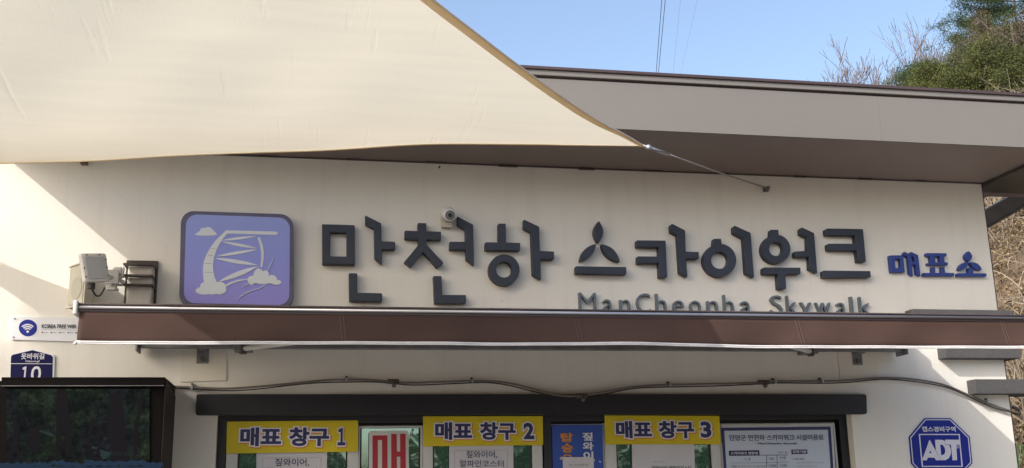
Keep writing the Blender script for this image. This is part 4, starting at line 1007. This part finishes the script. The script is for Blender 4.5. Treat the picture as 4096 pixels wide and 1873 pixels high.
def tree(name, base, H, r, label, group, kind):
    base = np.array(base, float); T = thing(name, tuple(base), label, 'tree', group)
    mb = MB(); tips = []; allp = []
    if kind == 'bare':
        for k in range(4):
            d = np.array([rng.normal(0, .28), rng.normal(0, .28), 1.0]); d /= np.linalg.norm(d)
            branch(mb, base+np.array([rng.normal(0, .1), rng.normal(0, .1), -.3]), d, H*.345, r*.7, 6, tips, .30, .30, (2, 3), .0075, None, .72)
        mb.build('trunk', M_BARKG, T)
        cc = np.array(tips)[rng.integers(0, len(tips), 260)]+rng.normal(0, .06, (260, 3))
        v, f = leaves(cc, .022); mesh_obj('crown', v, f, L_BROWN, T)
        return T
    trunk = [base-np.array([0, 0, .4])]+[base+np.array([math.sin(t*2+base[0])*.12*H/5, math.cos(t*3)*.08, H*t]) for t in np.linspace(.1, 1, 8)]
    mb.tube(trunk, r, 9, r*.2)
    cen = []
    if kind == 'pine':
        for t in np.linspace(.22, .99, 15):
            i = t*8; b0 = trunk[min(int(i), 8)]*(1-(i % 1))+trunk[min(int(i)+1, 8)]*(i % 1)
            for k in range(5):
                a = rng.uniform(0, 6.28); Lb = H*.47*(1-t*.72)*rng.uniform(.6, 1.2); d = np.array([math.cos(a), math.sin(a), rng.uniform(-.05, .45)]); d /= np.linalg.norm(d)
                pts = [b0+d*Lb*s+np.array([0, 0, .12*Lb*s*s]) for s in np.linspace(0, 1, 5)]; mb.tube(pts, r*.22, 4, .008)
                for s in (.35, .55, .75, .9, 1.0):
                    pc = b0+d*Lb*s+np.array([0, 0, .12*Lb*s*s])
                    for q_ in range(3):
                        c2 = pc+rng.normal(0, .10+.1*s, 3)*np.array([1, 1, .35]); cen.append(c2+rng.normal(0, 1, (95, 3))*np.array([.11, .11, .05]))
        sz = .034; asp = .25
    else:
        for t in np.linspace(.25, .95, 8):
            b0 = trunk[min(int(t*8), 8)]
            for k in range(4):
                a = rng.uniform(0, 6.28); d = np.array([math.cos(a), math.sin(a), rng.uniform(.1, .8)]); d /= np.linalg.norm(d)
                branch(mb, b0, d, H*.24*(1.15-t*.6), r*.3, 2, tips, .5, .15, (2, 3), .008, allp)
        for p_ in tips+allp[::3]: cen.append(p_+rng.normal(0, .11, ((80 if kind == 'green' else 40), 3)))
        sz = .026; asp = .5
    cen = np.concatenate(cen)
    mb.build('trunk', M_BARK if kind == 'pine' else M_BARKG, T)
    v, f = leaves(cen, sz, asp); mesh_obj('crown', v, f, {'pine': L_PINE, 'green': L_GREEN, 'brown': L_BROWN}[kind], T)
    return T
def onhill(px, py, t):       # place on the slope, t metres beyond the camera plane
    d = ray(px, py); p = CAM+d*(t/d[1]); return (p[0], p[1], float(hillh(p[0], p[1])))
G1 = 'bare trees on the ridge'; G2 = 'green trees on the ridge'
def topz(px, py, t): return (CAM+ray(px, py)*(t/ray(px, py)[1]))[2]
for px, t, top, lb in ((3455, 33, 260, 'small bare tree at the left end of the ridge'), (3495, 32, 205, 'slender bare tree, second from the left on the ridge'), (3550, 31, 150, 'bare branching tree, tallest of the leafless ones, above the roof'), (3590, 31.5, 150, 'bare tree just right of the tallest leafless one'), (3625, 30, 175, 'bare tree in the middle of the leafless row'), (3695, 31, 150, 'bare tree between the leafless ones and the green bushes'), (3740, 30, 170, 'thin bare tree rising out of the green bushes'), (3790, 29, 180, 'last bare tree, just left of the pine branches')):
    bs = onhill(px, 350, t); tree('bare_tree', bs, topz(px, top, t)-bs[2], .07, lb, G1, 'bare')
for px, t, top, kd, nm, lb in ((3668, 27, 290, 'pine', 'conifer', 'low dark conifer bush just above the roof cap'), (3745, 25, 300, 'green', 'leafy_tree', 'yellow-green leafy bush left of the tall pine'), (3800, 27, 265, 'brown', 'leafy_tree', 'olive brown bush behind the yellow-green one'), (3860, 25, 250, 'green', 'leafy_tree', 'bright green leafy tree in front of the tall pine'), (3990, 24, 225, 'green', 'leafy_tree', 'yellow-green leafy tree at the right edge above the roof'),
                          (3940, 26, 175, 'brown', 'leafy_tree', 'brownish half-leafed tree among the green ones'), (4065, 25, 95, 'brown', 'leafy_tree', 'tall brownish tree at the right frame edge'), (4000, 27, 0, 'pine', 'pine_tree', 'pine with layered branches reaching left over the ridge'), (4110, 29, -160, 'pine', 'pine_tree', 'tallest pine at the top right corner'), (4095, 24, 250, 'green', 'leafy_tree', 'low leafy tree cut by the right frame edge')):
    bs = onhill(px, 350, t); tree(nm, bs, topz(px, top, t)-bs[2], .09, lb, G2, kd)
# litter and brush on the slope
N_ = 150000
tt = rng.uniform(7.5, 24, N_)**1.0; uu = rng.uniform(.60, .95, N_)
x = tt*uu; y = tt-5.6; z = hillh(x, y); ok = z > .01
cen = np.stack([x, y, z+np.abs(rng.normal(0, .05, N_))], 1)[ok]
v, f = leaves(cen, .024, .5); o = mesh_obj('leaf_litter', v, f, L_LITTER, base=(8, 6, 0)); tag(o, 'dry leaf litter and grass covering the brown slope', 'litter', kind='stuff')
mb = MB()
for i in range(1500):
    t = rng.uniform(7.5, 22); u = rng.uniform(.66, .90); x = t*u; y = t-5.6; z = float(hillh(x, y))
    if z < .02: continue
    p = np.array([x, y, z]); d = np.array([rng.normal(0, .6), rng.normal(0, .4), rng.uniform(.2, 1.2)]); d /= np.linalg.norm(d); L = rng.uniform(.25, .95)
    pts = [p]
    for s in range(4): d = d+rng.normal(0, .22, 3)-np.array([0, 0, .10]); d /= np.linalg.norm(d); pts.append(pts[-1]+d*L/4)
    r = rng.uniform(.004, .010); mb.tube(pts, r, 3, r*.4)
    if i % 2: 
        d2 = d+rng.normal(0, .7, 3); d2 /= np.linalg.norm(d2); mb.tube([pts[2], pts[2]+d2*L*.25, pts[2]+d2*L*.45+rng.normal(0, .04, 3)], r*.6, 3, r*.3)
o = mb.build('dry_brush', mat('dry_stems', (.25, .21, .16), .9, var=.45, vscale=2.0), base=(8, 6, 0)); tag(o, 'tangled dry stems and twigs on the slope beside the building', 'brush', kind='stuff')
for i, (px, py, t, lb) in enumerate(((4060, 1050, 13, 'leafless shrub on the slope beside the wall edge'), (4085, 1500, 9.5, 'low leafless shrub at the foot of the slope'))):
    d = ray(px, py); p = CAM+d*(t/d[1]); p[2] = hillh(p[0], p[1])-.05
    T = thing('bare_shrub', tuple(p), lb, 'shrub'); mb = MB(); tips = []
    for k in range(5): branch(mb, p+rng.normal(0, .03, 3), np.array([rng.normal(0, .4), rng.normal(0, .3), 1.0]), .5, .014, 3, tips, .5, .2, (2, 3), .004, None, .75)
    mb.build('stems', M_WOODG, T)
# green wire fence at the foot of the slope
FN = thing('wire_fence', (4.9, 1.5, 0), 'green wire mesh fence at the foot of the slope, bottom right corner', 'fence')
fy = 2.0; zt_f = W(4085, 1783, fy)[2]; fx0, fx1 = 4.9, 8.5
for k in range(3): xx = fx0+.05+k*1.6; MB().tube([(xx, fy, 0), (xx, fy, zt_f+.03)], .022, 8).build('post', M_FENCE, FN)
mb = MB()
for i in range(int((fx1-fx0)/.05)): xx = fx0+i*.05; mb.box(xx-.004, xx+.004, fy-.002, fy+.002, .1, zt_f)
for i in range(int(zt_f/.06)): zz = zt_f-i*.06; mb.box(fx0, fx1, fy-.006, fy-.0022, zz-.004, zz+.004)
o = mb.build('wire_mesh', M_FENCE, FN); o['kind'] = 'stuff'
# unseen stand-in tree, its crown sized and placed to shade the left wall
sd = np.array(SUNDIR); sd = sd/sd[1]
tip = W(110, 1335); ct = np.array([tip[0]+.95, 0, tip[2]-.80])-sd*5.2
T = thing('stand_in_tree', (ct[0], ct[1], 0), 'dense round stand-in tree outside the view, added to shade the left wall', 'tree')
mb = MB(); mb.tube([(ct[0]+.2, ct[1], -.1), (ct[0]+.1, ct[1], 3.5), (ct[0], ct[1], ct[2])], .16, 10, .06)
for k in range(30):
    d = rng.normal(size=3); d /= np.linalg.norm(d); mb.tube([(ct[0], ct[1], ct[2]-.6), tuple(ct+d*.3), tuple(ct+d*.5)], .03, 4, .008)
mb.build('trunk', M_BARK, T)
u = rng.normal(size=(15000, 3)); u /= np.linalg.norm(u, axis=1)[:, None]; rr_ = .56*rng.uniform(.25, 1, 15000)**.45
v, f = leaves(ct+u*rr_[:, None]*(1+.06*np.sin(u[:, :1]*9+u[:, 2:]*7)), .045, .6); mesh_obj('crown', v, f, L_WOOD, T)
# the wood on the far side of the forecourt, seen only in the panes
cen = []; mb = MB()
for k in range(70):
    a = rng.uniform(-1.0, 1.0); R_ = rng.uniform(38, 60); x = R_*math.sin(a); y = -5.6-R_*math.cos(a)
    H = (4.2+rng.uniform(-.8, 1.6))*R_/45*(1.0 if x > -4 else 1.25)
    if x < -12: H *= 1.2
    mb.tube([(x, y, -.2), (x+rng.normal(0, .2), y, H*.8)], .18, 6, .05)
    u = rng.normal(size=(1500, 3)); u /= np.linalg.norm(u, axis=1)[:, None]
    cen.append(np.array([x, y, H*.58])+u*rng.uniform(.3, 1, (1500, 1))**.5*np.array([H*.42, H*.42, H*.42]))
v, f = leaves(np.concatenate(cen), .13, .7)
o = mesh_obj('distant_wood', v+[] if isinstance(v, list) else v, f, L_WOOD, base=(0, -50, 0)); tag(o, 'distant wood across the forecourt, mirrored in the window panes', 'wood', kind='stuff')
o2 = mb.build('wood_trunks', M_BARK, o)

# ================================================================== OVERHEAD LINES
for px0, px1, yb, r, lb in ((2647, 2624, 300, .026, 'leftmost overhead power line running down to the roof'), (2661, 2633, 300, .026, 'second overhead power line beside the leftmost one'), (2722, 2692, 300, .006, 'faint thin overhead line right of the dark pair'), (2790, 2723, 290, .005, 'faintest overhead line, rightmost of the four')):
    a = W(px0+(px0-px1)*.5, -150, 54.4); b = W(px1, yb, 200)
    b2 = b+(b-a)*.3
    pts = [a+(b2-a)*t for t in np.linspace(0, 1, 12)]
    o = MB().tube(pts, r, 5, r*3).build('power_line', mat('cable_black', (.05, .05, .06), .6), base=tuple(a)); tag(o, lb, 'power line', 'overhead power lines')
